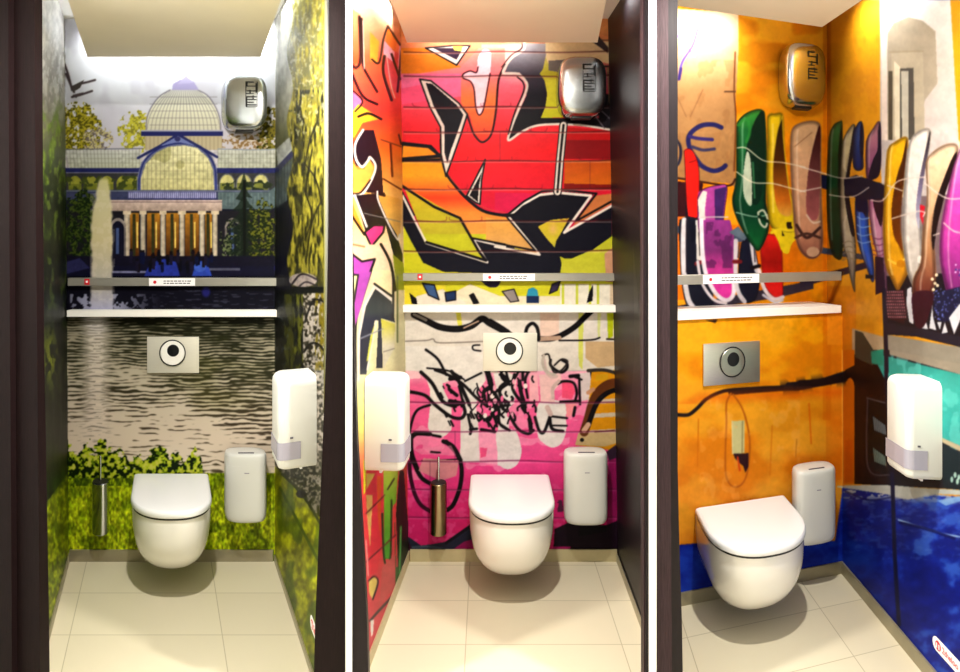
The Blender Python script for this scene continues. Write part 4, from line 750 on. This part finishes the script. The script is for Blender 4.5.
skew_wall('wall_right', (.667,3.16), (.637,2.16), ZT, -.02, M['door'], atop=(s2_tr,3.16), label='plain dark side panel of the graffiti stall')
# stall 3
c0, l0 = (1.69,3.03), (.80,2.747); c1, l1 = (1.7137,3.21), (.83,2.929)
ZL = 1.213
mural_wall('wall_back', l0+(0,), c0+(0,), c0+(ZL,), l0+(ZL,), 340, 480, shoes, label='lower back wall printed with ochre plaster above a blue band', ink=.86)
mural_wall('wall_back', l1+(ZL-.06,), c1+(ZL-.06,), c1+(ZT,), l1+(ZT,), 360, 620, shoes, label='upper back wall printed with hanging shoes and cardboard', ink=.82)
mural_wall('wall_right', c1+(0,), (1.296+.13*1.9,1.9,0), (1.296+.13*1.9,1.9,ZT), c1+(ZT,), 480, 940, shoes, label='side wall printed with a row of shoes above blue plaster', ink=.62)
skew_wall('wall_left', (.655,2.16), (.80,2.95), ZT, -.012, M['door'], label='hidden side panel of the shoe stall')
# corridor
for nm, a, b in (('wall_left', (-1.69,-1.2), (-1.69,2.15)), ('wall_right', (1.56,1.9), (1.75,-1.2)), ('wall_rear', (1.75,-1.2), (-1.69,-1.2))):
    skew_wall(nm, a, b, ZT, -.03, M['white'], label='white corridor wall opposite the stalls' if nm == 'wall_rear' else 'white corridor side wall')
# floors with their tile grid running along each stall
def tile_floor(pts, org, kx, sh, label, ky=0.):
    o = slab('floor', pts, -.03, 0, M['floor']); me = o.data; uv = me.uv_layers.new(name='tile')
    for lp in me.loops:
        v = me.vertices[lp.vertex_index].co; w = org[1]-v.y
        uv.data[lp.index].uv = (v.x-org[0]-kx*w+sh[0]+10*.6, w+ky*(v.x-org[0])+sh[1]+10*.3)
    return struct(o, label)
tile_floor([(-2.01,3.16), (-.975,3.16), (-.47,2.15), (-1.69,2.15)], (P(211,3.14),3.14), .49, (0,.02), 'cream tiled floor of the pond stall')
tile_floor([(-.975,3.16), (.667,3.16), (.65,2.15), (-.47,2.15)], (P(470,3.14),3.14), -.01, (0,-.04), 'cream tiled floor of the graffiti stall')
tile_floor([(.667,3.16), (.667,3.25), (1.75,3.25), (1.75,2.15), (.65,2.15)], (1.46,2.95), -.12, (0,.1), 'cream tiled floor of the shoe stall', ky=.318)
tile_floor([(-1.72,2.15), (1.78,2.15), (1.78,-1.23), (-1.72,-1.23)], (0,2.15), 0, (0,0), 'cream tiled corridor floor')
struct(slab('ceiling', [(-2.15,3.26), (1.8,3.26), (1.8,-1.23), (-2.15,-1.23)], ZT, ZT+.03, M['ceil']), 'white ceiling above stalls and corridor')
# lowered ceiling panels
def panel(bl, br, fl, fr, z, lb):
    struct(slab('ceiling', [bl, br, fr, fl], z, z+.035, M['panel']), lb)
def DZ(y, z): return (z-EYE)*FPX/(HY-y)
def ext(a, b, D): t = (D-a[1])/(b[1]-a[1]); return (a[0]+(b[0]-a[0])*t, D)
z1 = 2.385; d = DZ(57, z1); e = DZ(0, z1)
panel((P(87.5,d),d), (P(260.5,d),d), ext((P(87.5,d),d),(P(68,e),e),2.21), ext((P(260.5,d),d),(P(281,e),e),2.21), z1, 'lowered cream ceiling panel of the pond stall')
z2 = 2.42; d = DZ(42.5, z2); e = DZ(0, z2)
panel((P(407,d),d), (P(597.5,d),d), ext((P(407,d),d),(P(391,e),e),2.31), ext((P(597.5,d),d),(P(606,e),e),2.31), z2, 'lowered cream ceiling panel of the graffiti stall')
z3 = 2.42; d = DZ(27, z3); d2 = DZ(5, z3); e = DZ(0, z3)
a3 = (P(822,d),d); b3 = (P(672,d2),d2); g3 = (P(862,e),e)
panel(b3, a3, (.705,2.31), ext(a3, g3, 2.31), z3, 'lowered cream ceiling panel of the shoe stall')
# skirtings
def skirting(name, a, b, h, m, t=.008):
    a, b = Vector((a[0],a[1],0)), Vector((b[0],b[1],0)); n = (b-a).cross(Vector((0,0,1))).normalized()*t
    V = [a, b, b+n, a+n]; V = V+[v+Vector((0,0,h)) for v in V]
    F = [(3,2,1,0), (4,5,6,7), (0,1,5,4), (1,2,6,5), (2,3,7,6), (3,0,4,7)]
    return struct(link(name, mesh(name, V, F), m))
skirting('baseboard_back', (s1_bl[0]+.008,3.14), (s1_br[0]-.008,3.14), .056, M['skirt'])
skirting('baseboard_left', (-1.489,2.15), (-1.987,3.14), .04, M['skirt'], .005); skirting('baseboard_right', (-.99,3.14), (-.517,2.15), .03, M['skirt'], .005)
skirting('baseboard_back', (s2_bl[0]+.008,3.14), (.66,3.14), .058, M['skirt_pale'])
skirting('baseboard_left', (-.423,2.15), (s2_bl[0],3.14), .05, M['skirt_pale'], .006); skirting('baseboard_right', (.662,3.14), (.636,2.18), .04, M['skirt'], .004)
skirting('baseboard_back', l0, (c0[0]-.008,c0[1]), .056, M['skirt']); skirting('baseboard_right', (c0[0]-.001,3.03), (1.296+.13*1.9,1.9), .056, M['skirt'], .008)

# ------------------------------------------------------------------ door frames and partition ends
def jamb(name, L, R, D0, D1, m, lb, inner=''):
    """upright between two edges given as (pixel column, row) knots on its front face"""
    zs = [0, .3, .6, .9, 1.2, 1.6, 2.0, ZT-.001]; V = []; F = []
    for z in zs:
        y = HY+FPX*(EYE-z)/D0
        xl = np.interp(y, [k[1] for k in L], [k[0] for k in L]); xr = np.interp(y, [k[1] for k in R], [k[0] for k in R])
        a_, b_ = P(xl, D1 if inner == 'L' else D0), P(xr, D1 if inner == 'R' else D0); V += [(a_,D0,z), (b_,D0,z), (b_,D1,z), (a_,D1,z)]
    for i in range(len(zs)-1):
        for k in range(4): F.append((i*4+k, i*4+(k+1) % 4, (i+1)*4+(k+1) % 4, (i+1)*4+k))
    F += [(3,2,1,0), tuple(range(len(V)-4, len(V)))]
    return struct(link(name, mesh(name, V, F), m), lb)
jamb('trim_1', [(-32,0),(-32,700)], [(8,0),(12,672)], 2.10, 2.125, M['wood'], 'outer moulding of the left dark door frame')
jamb('trim_2', [(7,0),(11,672)], [(34,0),(40,672)], 2.125, 2.15, M['wood'], 'flat of the left dark door frame')
jamb('trim_3', [(31,0),(37,672)], [(42,0),(44,340),(50,672)], 2.15, 2.175, M['wood'], 'door stop of the left dark door frame', 'R')
jamb('trim_4', [(329,0),(328,300),(322,460),(313,672)], [(345.5,0),(345.5,672)], 2.14, 2.16, M['wood'], 'dark wooden jamb right of the pond stall')
jamb('trim_5', [(345.5,0),(345.5,672)], [(351.7,0),(351.7,672)], 2.13, 2.14, M['white'], 'white partition end between pond and graffiti stalls')
jamb('trim_6', [(351.7,0),(351.7,672)], [(352.2,0),(353,250),(358,430),(366,570),(371,672)], 2.14, 2.17, M['door'], 'dark wooden jamb left of the graffiti stall', 'R')
jamb('trim_7', [(640,0),(641,672)], [(645,0),(646,672)], 2.15, 2.19, M['wood_purple'], 'door stop right of the graffiti stall', 'L')
jamb('trim_8', [(645,0),(646,672)], [(649.5,0),(649.5,672)], 2.14, 2.18, M['door'], 'dark wooden jamb right of the graffiti stall')
jamb('trim_9', [(649.5,0),(649.5,672)], [(656.5,0),(656.5,672)], 2.13, 2.14, M['white'], 'white partition end between graffiti and shoe stalls')
jamb('trim_10', [(656.5,0),(656.5,672)], [(668,0),(672,672)], 2.14, 2.17, M['wood_purple'], 'dark wooden jamb left of the shoe stall')
jamb('trim_11', [(668,0),(672,672)], [(673,0),(675,200),(677.5,480),(683.5,672)], 2.15, 2.18, M['door'], 'door stop left of the shoe stall')

# ------------------------------------------------------------------ fittings
K1, K2 = (.475, -1.), (-.02, -1.)
U3 = (.9529, .3031); A3 = (-.118, -.993)
def wall_frame(stall, px, off=0.):
    if stall == 1: return Frame(P(px,3.14), 3.1405, (1,0), K1)
    if stall == 2: return Frame(P(px,3.14), 3.141, (1,0), K2)
    # stall 3: where the column meets the (lower or upper) back wall line
    ox, oy = (c1 if off else c0); k = (px-CX)/FPX
    D = (oy-.318*ox)/(1-.318*k); return Frame(k*D, D, U3, A3)
def rt(fr, z): return (fr.o.x, fr.o.y, z)

def D_out(a, L, n=30, w0=0., k=1.0):
    """plan outline with a straight back and rounded nose"""
    r = min(L-w0-.02, a*1.12)*k; pts = [(-a, w0)]
    m = 5
    for i in range(1, m): pts.append((-a, w0+(L-r-w0)*i/m))
    for i in range(n+1):
        t = math.pi*i/n; cs, sn = -math.cos(t), math.sin(t)
        pts.append((a*math.copysign(abs(cs)**.86, cs), L-r+r*sn**.86))
    for i in range(m-1, 0, -1): pts.append((a, w0+(L-r-w0)*i/m))
    pts.append((a, w0)); return pts
def toilet(fr, a, L, ztop, zbot, label):
    base = zbot; t = thing('wall_hung_toilet', label, 'toilet', rt(fr, base)); z = lambda q: q-base
    rim = ztop-.036; rings = []
    for i in range(25):
        s = i/24; q = s**.8
        f = (1-q**2.5)**(1/2.5) if q < 1 else 0
        aa = (a-.003)*max(f, .02)**.9 if f else .012
        ll = .02+(L-.012-.02)*(.60+.40*max(f, 0)) - .10*q**3
        rings.append([(u, w, z(rim-(rim-zbot)*q)) for u, w in D_out(max(aa,.012), ll)])
    V, F = loft(fr, rings); link('bowl', mesh('bowl', V, F, True, 50), M['ceramic'], t)
    rings = [[(u, w, z(zz)) for u, w in D_out(a-.006, L-.006, w0=.03)] for zz in (rim-.001, rim+.009)]
    V, F = loft(fr, rings); link('seat', mesh('seat', V, F, True, 50), M['seam'], t)  # seat coloured dark to draw the shadow line below the lid
    rings = []
    for da, zz in ((.003,rim+.008), (0,rim+.012), (0,ztop-.012), (.002,ztop-.006), (.007,ztop-.001), (.02,ztop+.001), (.08,ztop+.002)):
        rings.append([(u, w, z(zz)) for u, w in D_out(a-da, L-da, w0=.012 if da < .05 else .05)])
    V, F = loft(fr, rings); link('lid', mesh('lid', V, F, True, 40), M['lid'], t)
    for s in (-1, 1): link('hinge', cyl_mesh('hinge', fr, s*a*.55, .022, .012, z(rim), z(ztop-.004), 16, .002), M['chrome'], t)
    return t
toilet(wall_frame(1, 171.2), .179, .447, .425, .080, 'wall-hung white toilet with closed lid, by the glass pavilion and pond print')
toilet(wall_frame(2, 509.8), .189, .482, .421, .065, 'wall-hung white toilet with closed lid, by the pink graffiti print')
toilet(wall_frame(3, 740.5), .236, .435, .408, .062, 'wall-hung white toilet with closed lid, by the ochre wall and blue band')

def flush_plate(fr, hw, z0, z1, bz, bu, r, rb, label, w0=0.):
    t = thing('flush_plate', label, 'flush plate', rt(fr, z0)); h = z1-z0
    link('cover_plate', box_mesh('cover_plate', fr, -hw, hw, w0, w0+.012, 0, h, .002), M['plate'] if 'ochre' in label else M['plate_pale'], t)
    link('button_surround', ring_mesh('button_surround', fr, bu, bz-z0-.004, r-.005, r, w0+.012, w0+.0165), M['dark'], t)
    link('large_button', cyl_mesh('large_button', fr, bu, bz-z0-.004, r-.006, w0+.011, w0+.018, 36, .002, 'w'), M['ledge'] if label.find('ochre') < 0 else M['plate'], t)
    link('small_button', cyl_mesh('small_button', fr, bu+.003, bz-z0+.008, rb, w0+.016, w0+.0215, 28, .002, 'w'), M['dark'], t)
flush_plate(wall_frame(1,173), .125, Zp(373,3.13), Zp(337,3.13), Zp(352,3.13), -.003, .064, .029, 'square-cornered steel flush plate with white button, on the pond print')
flush_plate(wall_frame(2,510), .130, Zp(371,3.13), Zp(333,3.13), Zp(350,3.13), -.003, .066, .030, 'pale flush plate with white button, above the black graffiti tags')
flush_plate(wall_frame(3,731.5), .147, Zp(384,2.83), Zp(342.5,2.83), Zp(361,2.83), .001, .067, .031, 'steel flush plate on the ochre wall, above the printed black cable')

def hand_dryer(fr, hw, z0, z1, label):
    t = thing('hand_dryer', label, 'hand dryer', rt(fr, z0)); hz = (z1-z0)/2
    def ringp(sc, w, n=56, p=3.5):
        out = []
        for i in range(n):
            a = i*2*math.pi/n; c_, s_ = math.cos(a), math.sin(a)
            out.append((hw*sc*math.copysign(abs(c_)**(2/p), c_), w, hz+hz*sc*math.copysign(abs(s_)**(2/p), s_)))
        return out
    V, F = loft(fr, [ringp(.93,0), ringp(.93,.012)]); link('gasket', mesh('gasket', V, F, True, 40), M['dark'], t)
    V, F = loft(fr, [ringp(s, w) for s, w in ((.96,.01),(1,.02),(1,.05),(.99,.075),(.965,.097),(.92,.114),(.86,.124),(.78,.130),(.6,.134),(.3,.136))])
    link('cover', mesh('cover', V, F, True, 60), M['chrome'], t)
    link('air_outlet', box_mesh('air_outlet', fr, -hw*.4, hw*.4, .03, .08, .0-.006, .008, .002), M['dark'], t)
    # dark vertical badge: frame with rows of strokes
    u0, u1, b0, b1 = hw*.0, hw*.46, hz*.78, hz*1.66; V = []; F = []
    def bar(ua, ub, za, zb):
        n = len(V)//8; v = [fr.v(u, w, z_) for w in (.129,.1375) for u, z_ in ((ua,za),(ub,za),(ub,zb),(ua,zb))]
        V.extend(v); k = n*8; F.extend([(k+a, k+b, k+c_, k+d_) for a, b, c_, d_ in ((3,2,1,0),(4,5,6,7),(0,1,5,4),(1,2,6,5),(2,3,7,6),(3,0,4,7))])
    H = b1-b0; W = u1-u0
    for q, (a, b) in enumerate(((.96,1.0),(.80,.83),(.60,.64),(.50,.53),(.36,.41),(.26,.30),(.15,.19),(.04,.09))):
        bar(u0+W*(.0 if q % 2 else .05), u1-W*(.05 if q % 3 else .3), b0+H*a, b0+H*b)
    bar(u0, u0+W*.1, b0+H*.8, b0+H); bar(u1-W*.12, u1, b0+H*.55, b0+H*.92); bar(u0+W*.3, u0+W*.42, b0+H*.5, b0+H*.66); bar(u0+W*.6, u0+W*.7, b0+H*.26, b0+H*.44); bar(u0, u0+W*.1, b0, b0+H*.4)
    if 'pumps' not in label:
        for ua, ub in ((u0-W*.06, u0), (u1, u1+W*.06)): bar(ua, ub, b0, b0+H)
        bar(u0, u1, b0-H*.03, b0)
    link('badge', mesh('badge', V, F), M['dark'], t)['label'] = 'upright dark badge of slits'
hand_dryer(wall_frame(1, 242.8), .107, Zp(130.5,3.05), Zp(74,3.05), 'rounded steel hand dryer beside the printed pavilion dome')
hand_dryer(wall_frame(2, 579.5), .117, Zp(117.5,3.07), Zp(57,3.07), 'rounded steel hand dryer over the black and lime graffiti')
hand_dryer(wall_frame(3, 797.5, 1), .123, Zp(107.5,3.08), Zp(43.5,3.08), 'rounded steel hand dryer above the printed green and yellow pumps')

def sanitary_bin(fr, a, dp, z0, z1, label):
    t = thing('sanitary_bin', label, 'bin', rt(fr, z0)); H = z1-z0
    def out(sc, zz, n=44, p=2.9):
        o = []
        for i in range(n):
            g = i*2*math.pi/n; c_, s_ = math.cos(g), math.sin(g)
            o.append((a*sc*math.copysign(abs(c_)**(2/p), c_), .012+dp/2+dp/2*sc*math.copysign(abs(s_)**(2/p), s_), zz))
        return o
    V, F = loft(fr, [out(.80,.0), out(.90,.004), out(.96,.014), out(.99,.03), out(1,.06), out(1,H-.052)]); link('body', mesh('body', V, F, True, 50), M['plastic'], t)
    V, F = loft(fr, [out(.992,H-.052), out(.992,H-.049)]); link('lid_joint', mesh('lid_joint', V, F, True, 50), M['plastic'], t)
    V, F = loft(fr, [out(1,H-.049), out(1,H-.024), out(.985,H-.012), out(.95,H-.004), out(.88,H), out(.5,H+.001)]); link('lid', mesh('lid', V, F, True, 50), M['plastic'], t)
    link('slot', box_mesh('slot', fr, -a*.38, a*.38, .012+dp*.74, .012+dp*.80, H-.003, H+.0035), M['ink'], t)
    link('wall_bracket', box_mesh('wall_bracket', fr, -a*.5, a*.5, 0, .02, H*.3, H*.8), M['plastic'], t)
    link('emblem', box_mesh('emblem', fr, -.011, .011, .012+dp-.001, .012+dp+.0012, H-.085, H-.081), M['grey_win'], t)
sanitary_bin(wall_frame(1, 243.5), .098, .125, Zp(524.5,3.0), Zp(453.5,3.03), 'white rounded sanitary bin on the printed grass')
sanitary_bin(wall_frame(2, 583.2), .102, .125, Zp(527,3.0), Zp(453,3.03), 'white rounded sanitary bin on the magenta graffiti')
sanitary_bin(wall_frame(3, 807.5), .112, .12, Zp(543,2.86), Zp(466,2.9), 'white rounded sanitary bin in front of ochre and blue print')

def toilet_brush(fr, r, z0, z1, zh, m, label):
    t = thing('toilet_brush', label, 'toilet brush', rt(fr, z0)); H = z1-z0; w = .055
    link('holder', cyl_mesh('holder', fr, 0, w, r, 0, H, 32, .003), m, t)
    link('rim', cyl_mesh('rim', fr, 0, w, r*.9, H-.001, H+.004, 32, .001), M['dark'], t)
    link('handle', cyl_mesh('handle', fr, 0, w, .0055, H, zh-z0, 16, .002), M['chrome'], t)
    link('wall_bracket', box_mesh('wall_bracket', fr, -.012, .012, 0, w-r+.004, H*.55, H*.75), M['chrome'], t)
toilet_brush(wall_frame(1, 101.5), .040, Zp(533,3.08), Zp(482,3.08), Zp(456,3.08), M['chrome'], 'steel toilet brush holder on the wall, against printed grass')
toilet_brush(wall_frame(2, 439.5), .039, Zp(534,3.08), Zp(483,3.08), Zp(457,3.08), M['bronze'], 'bronze-toned toilet brush holder against the pink graffiti')

def tissue_dispenser(p_near, p_far, nrm, depth, z0, z1, label, win=True):
    """box on a side wall; p_near/p_far are plan points on the wall"""
    a = Vector((p_near[0],p_near[1],0)); b = Vector((p_far[0],p_far[1],0)); L = (b-a).length; d = (b-a).normalized()
    fr = Frame(a.x, a.y, d, nrm); H = z1-z0
    t = thing('tissue_dispenser', label, 'dispenser', rt(fr, z0))
    def rr(i, zz, sc=0.):
        r = .022; u0, u1, w1 = sc, L-sc, depth-sc; pts = [(u1,0,zz),(u1,w1-r,zz)]
        for k in range(6): g = math.pi/2*k/5; pts.append((u1-r+r*math.cos(g), w1-r+r*math.sin(g), zz))
        for k in range(6): g = math.pi/2+math.pi/2*k/5; pts.append((u0+r+r*math.cos(g), w1-r+r*math.sin(g), zz))
        pts += [(u0,w1-r,zz),(u0,0,zz)]; return pts
    zz = [(.012,-.0),(.004,.006),(0,.016),(0,H-.03),(.002,H-.018),(.008,H-.007),(.018,H)]
    V, F = loft(fr, [rr(0, q, s) for s, q in zz]); link('cover', mesh('cover', V, F, True, 45), M['plastic'], t)
    # smoky window wrapping the lower near corner
    h0, h1 = .035, H*.30; r = .022; e = .0016; path = [(-e, depth*.42), (-e, depth-r)]
    for k in range(1, 6): g = math.pi-math.pi/2*k/5; path.append((r+(r+e)*math.cos(g), depth-r+(r+e)*math.sin(g)))
    path.append((L-.01, depth+e)); V = []; F = []
    for u, w in path: V += [fr.v(u, w, h0), fr.v(u, w, h1)]
    F = [(2*i, 2*i+2, 2*i+3, 2*i+1) for i in range(len(path)-1)]
    me = mesh('window', V, F); o = link('window', me, M['grey_win'], t); o['label'] = 'translucent grey viewing window'
    md = o.modifiers.new('thick', 'SOLIDIFY'); md.thickness = .0012; md.offset = 0
    link('lock', box_mesh('lock', fr, -.002, .001, depth*.62, depth*.7, h1+.012, h1+.018), M['ink'], t)
    link('tissue', box_mesh('tissue', fr, L*.35, L*.6, depth*.3, depth*.36, -.022, .004), M['label'], t)
X1 = lambda D: .509-.4775*D
tissue_dispenser((X1(2.25),2.25), (X1(2.40),2.40), (-.9025,-.4307), .128, .775, 1.088, 'white tissue dispenser with grey window, on the willow print wall')
X2 = lambda D: -.592+.0787*D
tissue_dispenser((X2(2.31),2.31), (X2(2.45),2.45), (.997,-.078), .140, .735, 1.066, 'white tissue dispenser with grey window, in front of the graffiti wall')
X3 = lambda D: 1.296+.13*D
tissue_dispenser((X3(2.23),2.23), (X3(2.385),2.385), (-.9917,.1289), .112, .730, 1.068, 'white tissue dispenser with grey window, above the printed blue plaster')

# shelves across the back walls: an upper steel-edged one and a lower white one
def text_mesh(name, s, size, m, parent, fr, u, w, z, ext_=.0004):
    cu = bpy.data.curves.new(name, 'FONT'); cu.body = s; cu.size = size; cu.extrude = ext_
    tmp = bpy.data.objects.new(name, cu); C.objects.link(tmp); dg = bpy.context.evaluated_depsgraph_get(); dg.update()
    me = bpy.data.meshes.new_from_object(tmp.evaluated_get(dg)); bpy.data.objects.remove(tmp)
    for v in me.vertices: v.co = fr.v(u+v.co.x, w+v.co.z, z+v.co.y)
    return link(name, me, m, parent)
def shelf(fr, uL, uR, w0, w1, z0, z1, m, name, label, stickers=None):
    t = thing(name, label, 'shelf', rt(fr, z0)); H = z1-z0
    link('board', box_mesh('board', fr, uL, uR, w0, w1, 0, H, .0015, 1), m, t)
    if stickers:
        lu0, lu1, red = stickers
        s = link('notice_sticker', box_mesh('notice_sticker', fr, lu0, lu1, w1, w1+.0012, .001, H-.001), M['label'], t)
        s['label'] = 'white notice sticker with two lines of small print'
        V, F = [], []
        ww = lu1-lu0
        link('logo_dot', cyl_mesh('logo_dot', fr, lu0+ww*.13, H*.48, .0075, w1+.001, w1+.0022, 20, 0, 'w'), M['red'], s)
        rg = random.Random(3)
        for row, zz in ((0,.62),(1,.34)):
            x = lu0+ww*.32
            while x < lu0+ww*.84:
                l = rg.uniform(.008,.02); V_, F_ = loft(fr, [[(x,w1+.001,H*zz-.0022),(x+l,w1+.001,H*zz-.0022),(x+l,w1+.001,H*zz+.0022),(x,w1+.001,H*zz+.0022)], [(x,w1+.002,H*zz-.0022),(x+l,w1+.002,H*zz-.0022),(x+l,w1+.002,H*zz+.0022),(x,w1+.002,H*zz+.0022)]])
                k = len(V); V += V_; F += [tuple(i+k for i in f) for f in F_]; x += l+.004
        link('small_print', mesh('small_print', V, F), M['ink'], s)
        if red is not None:
            r_ = link('red_sticker', box_mesh('red_sticker', fr, red-.012, red+.012, w1, w1+.0012, H*.15, H*.9), M['red'], t); r_['label'] = 'small red sticker'
            link('sticker_centre', box_mesh('sticker_centre', fr, red-.005, red+.005, w1+.001, w1+.002, H*.4, H*.66), M['label'], r_)
def at1(px, D=3.05): return P(px, D)
f1 = Frame(P(172,3.14), 3.14, (1,0), (0,-1)); o1 = f1.o.x
shelf(f1, P(67.5,3.112)-o1, P(277,3.112)-o1, 0, .028, Zp(286,3.112), Zp(278,3.112), M['slate'], 'steel_shelf', 'upper thin grey shelf across the pond print', (P(149,3.112)-o1, P(195,3.112)-o1, P(87,3.112)-o1))
shelf(f1, P(66.5,3.095)-o1, P(278.5,3.095)-o1, 0, .045, Zp(317,3.095), Zp(310.3,3.095), M['ledge'], 'white_shelf', 'lower white shelf across the pond print')
f2 = Frame(P(510,3.14), 3.14, (1,0), (0,-1)); o2 = f2.o.x
shelf(f2, P(399,3.112)-o2, P(617,3.112)-o2, 0, .028, Zp(281,3.112), Zp(273.3,3.112), M['slate'], 'steel_shelf', 'upper thin grey shelf under the black graffiti swoosh', (P(483,3.112)-o2, P(535,3.112)-o2, P(420,3.112)-o2))
shelf(f2, P(399,3.095)-o2, P(618.5,3.095)-o2, 0, .045, Zp(312.5,3.095), Zp(305.3,3.095), M['ledge'], 'white_shelf', 'lower white shelf across the graffiti print')
n3_ = (.3031, -.9529); f3 = Frame(c0[0], c0[1], U3, n3_)
def u3(px, w):   # distance along the wall of a column seen at depth w in front of it
    k = (px-CX)/FPX; ox, oy = c0[0]+n3_[0]*w, c0[1]+n3_[1]*w
    return (k*oy-ox)/(U3[0]-k*U3[1])
shelf(f3, -.93, u3(842,.0)-.002, -.028, .0, 1.363, 1.404, M['slate'], 'steel_shelf', 'upper thin grey shelf crossing the printed sneakers', (u3(703,0), u3(759,0), None))
shelf(f3, -.93, u3(842,.012)-.003, -.168, .012, 1.214, 1.249, M['ledge'], 'white_shelf', 'lower white shelf above the ochre wall')

# operator stickers low on the flank walls
def wall_sticker(p0, p1, nrm, z0, z1, label, back=False):
    a = Vector((p0[0],p0[1],0)); b = Vector((p1[0],p1[1],0)); L = (b-a).length; fr = Frame(a.x, a.y, (b-a).normalized(), nrm)
    t = thing('wall_sticker', label, 'sticker', rt(fr, z0)); h = z1-z0; r = h/2; pts = []
    for k in range(13): g = math.pi/2+math.pi*k/12; pts.append((r+r*math.cos(g), r+r*math.sin(g)))
    for k in range(13): g = -math.pi/2+math.pi*k/12; pts.append((L-r+r*math.cos(g), r+r*math.sin(g)))
    V, F = loft(fr, [[(u, .0008, z) for u, z in pts], [(u, .002, z) for u, z in pts]]); link('backing', mesh('backing', V, F), M['label'], t)
    link('logo_disc', cyl_mesh('logo_disc', fr, r*1.2+.006, r, r*.68, .0015, .003, 24, 0, 'w'), M['red'], t)
    for s in (-.3, .3):
        link('logo_figure', box_mesh('logo_figure', fr, r*1.2+.006+s*r-.003, r*1.2+.006+s*r+.003, .0028, .0038, r*.6, r*1.3), M['label'], t)
    text_mesh('lettering', '2theloo', h*.62, M['pink'], t, fr, r*2.2+.006, .003, r*.68)
wall_sticker((X3(2.285),2.285), (X3(2.07),2.07), (-.9917,.1289), .128, .176, 'white oblong sticker with red round logo on the blue plaster print')
wall_sticker((X1(2.345),2.345), (X1(2.22),2.22), (-.9025,-.4307), .165, .215, 'small white sticker with red logo at the foot of the grass print wall')

# ------------------------------------------------------------------ light
def area(name, loc, sx, sy, power, col=(1,.95,.86), rot=(0,0,0), spread=math.pi, disk=False):
    l = bpy.data.lights.new(name, 'AREA'); l.energy = power; l.color = col
    l.shape = 'DISK' if disk else 'RECTANGLE'; l.size = sx; l.size_y = sy; l.spread = spread
    o = bpy.data.objects.new(name, l); C.objects.link(o); o.location = loc; o.rotation_euler = rot; return o
COVE = (.97,1.,.97)
# strips lying in the gaps between lowered panels and walls
T = math.radians(50); SP = math.radians(110)
for loc, sx, sy, e, rot in (
    ((P(172,3.04),3.05,2.58), .85, .04, 5, (T,0,0)), ((-1.80,2.66,2.58), .04, .7, 4.2, (0,T,math.radians(24))), ((-.78,2.62,2.58), .04, .7, 3.4, (0,-T,math.radians(25))),
    ((P(480,3.0),3.03,2.58), .5, .04, 1.3, (T,0,0)), ((-.365,2.60,2.58), .04, .6, 3.6, (0,T,0)), ((.575,2.55,2.58), .04, .5, 2.4, (0,-T,0)),
    ((1.0,2.80,2.58), .45, .04, 4.2, (T,0,.31)), ((1.50,2.62,2.58), .04, .5, 3.4, (0,-T,-.1))):
    area('cove_strip', loc, sx, sy, e, COVE, rot=rot, spread=SP)
# downlights at the stall fronts
for x, y, z, e in ((-.87,1.82,2.46,52), (.07,1.86,2.47,50), (.90,1.86,2.47,46)):
    area('downlight', (x,y,z), .05, .05, e, (1,.955,.87), disk=True)
# unseen fill strip added over the corridor to brighten the white partition ends
area('corridor_fill', (-.1,1.45,2.60), 3.0, .12, 13, (1,.97,.93))
w = bpy.data.worlds.new('world'); bpy.context.scene.world = w; w.use_nodes = True
w.node_tree.nodes['Background'].inputs[0].default_value = (1,.98,.94,1); w.node_tree.nodes['Background'].inputs[1].default_value = .03
cam = bpy.data.cameras.new('camera'); co = bpy.data.objects.new('camera', cam); C.objects.link(co)
co.location = (0,0,EYE); co.rotation_euler = (math.pi/2,0,0); cam.sensor_width = 36; cam.lens = 36*FPX/960; cam.shift_x = 0; cam.shift_y = -(336-HY)/960
cam.clip_start = .05
sc = bpy.context.scene; sc.camera = co
sc.view_settings.view_transform = 'Standard'; sc.view_settings.look = 'None'; sc.view_settings.gamma = 1; sc.view_settings.use_curve_mapping = False
sc.view_settings.exposure = 0.0
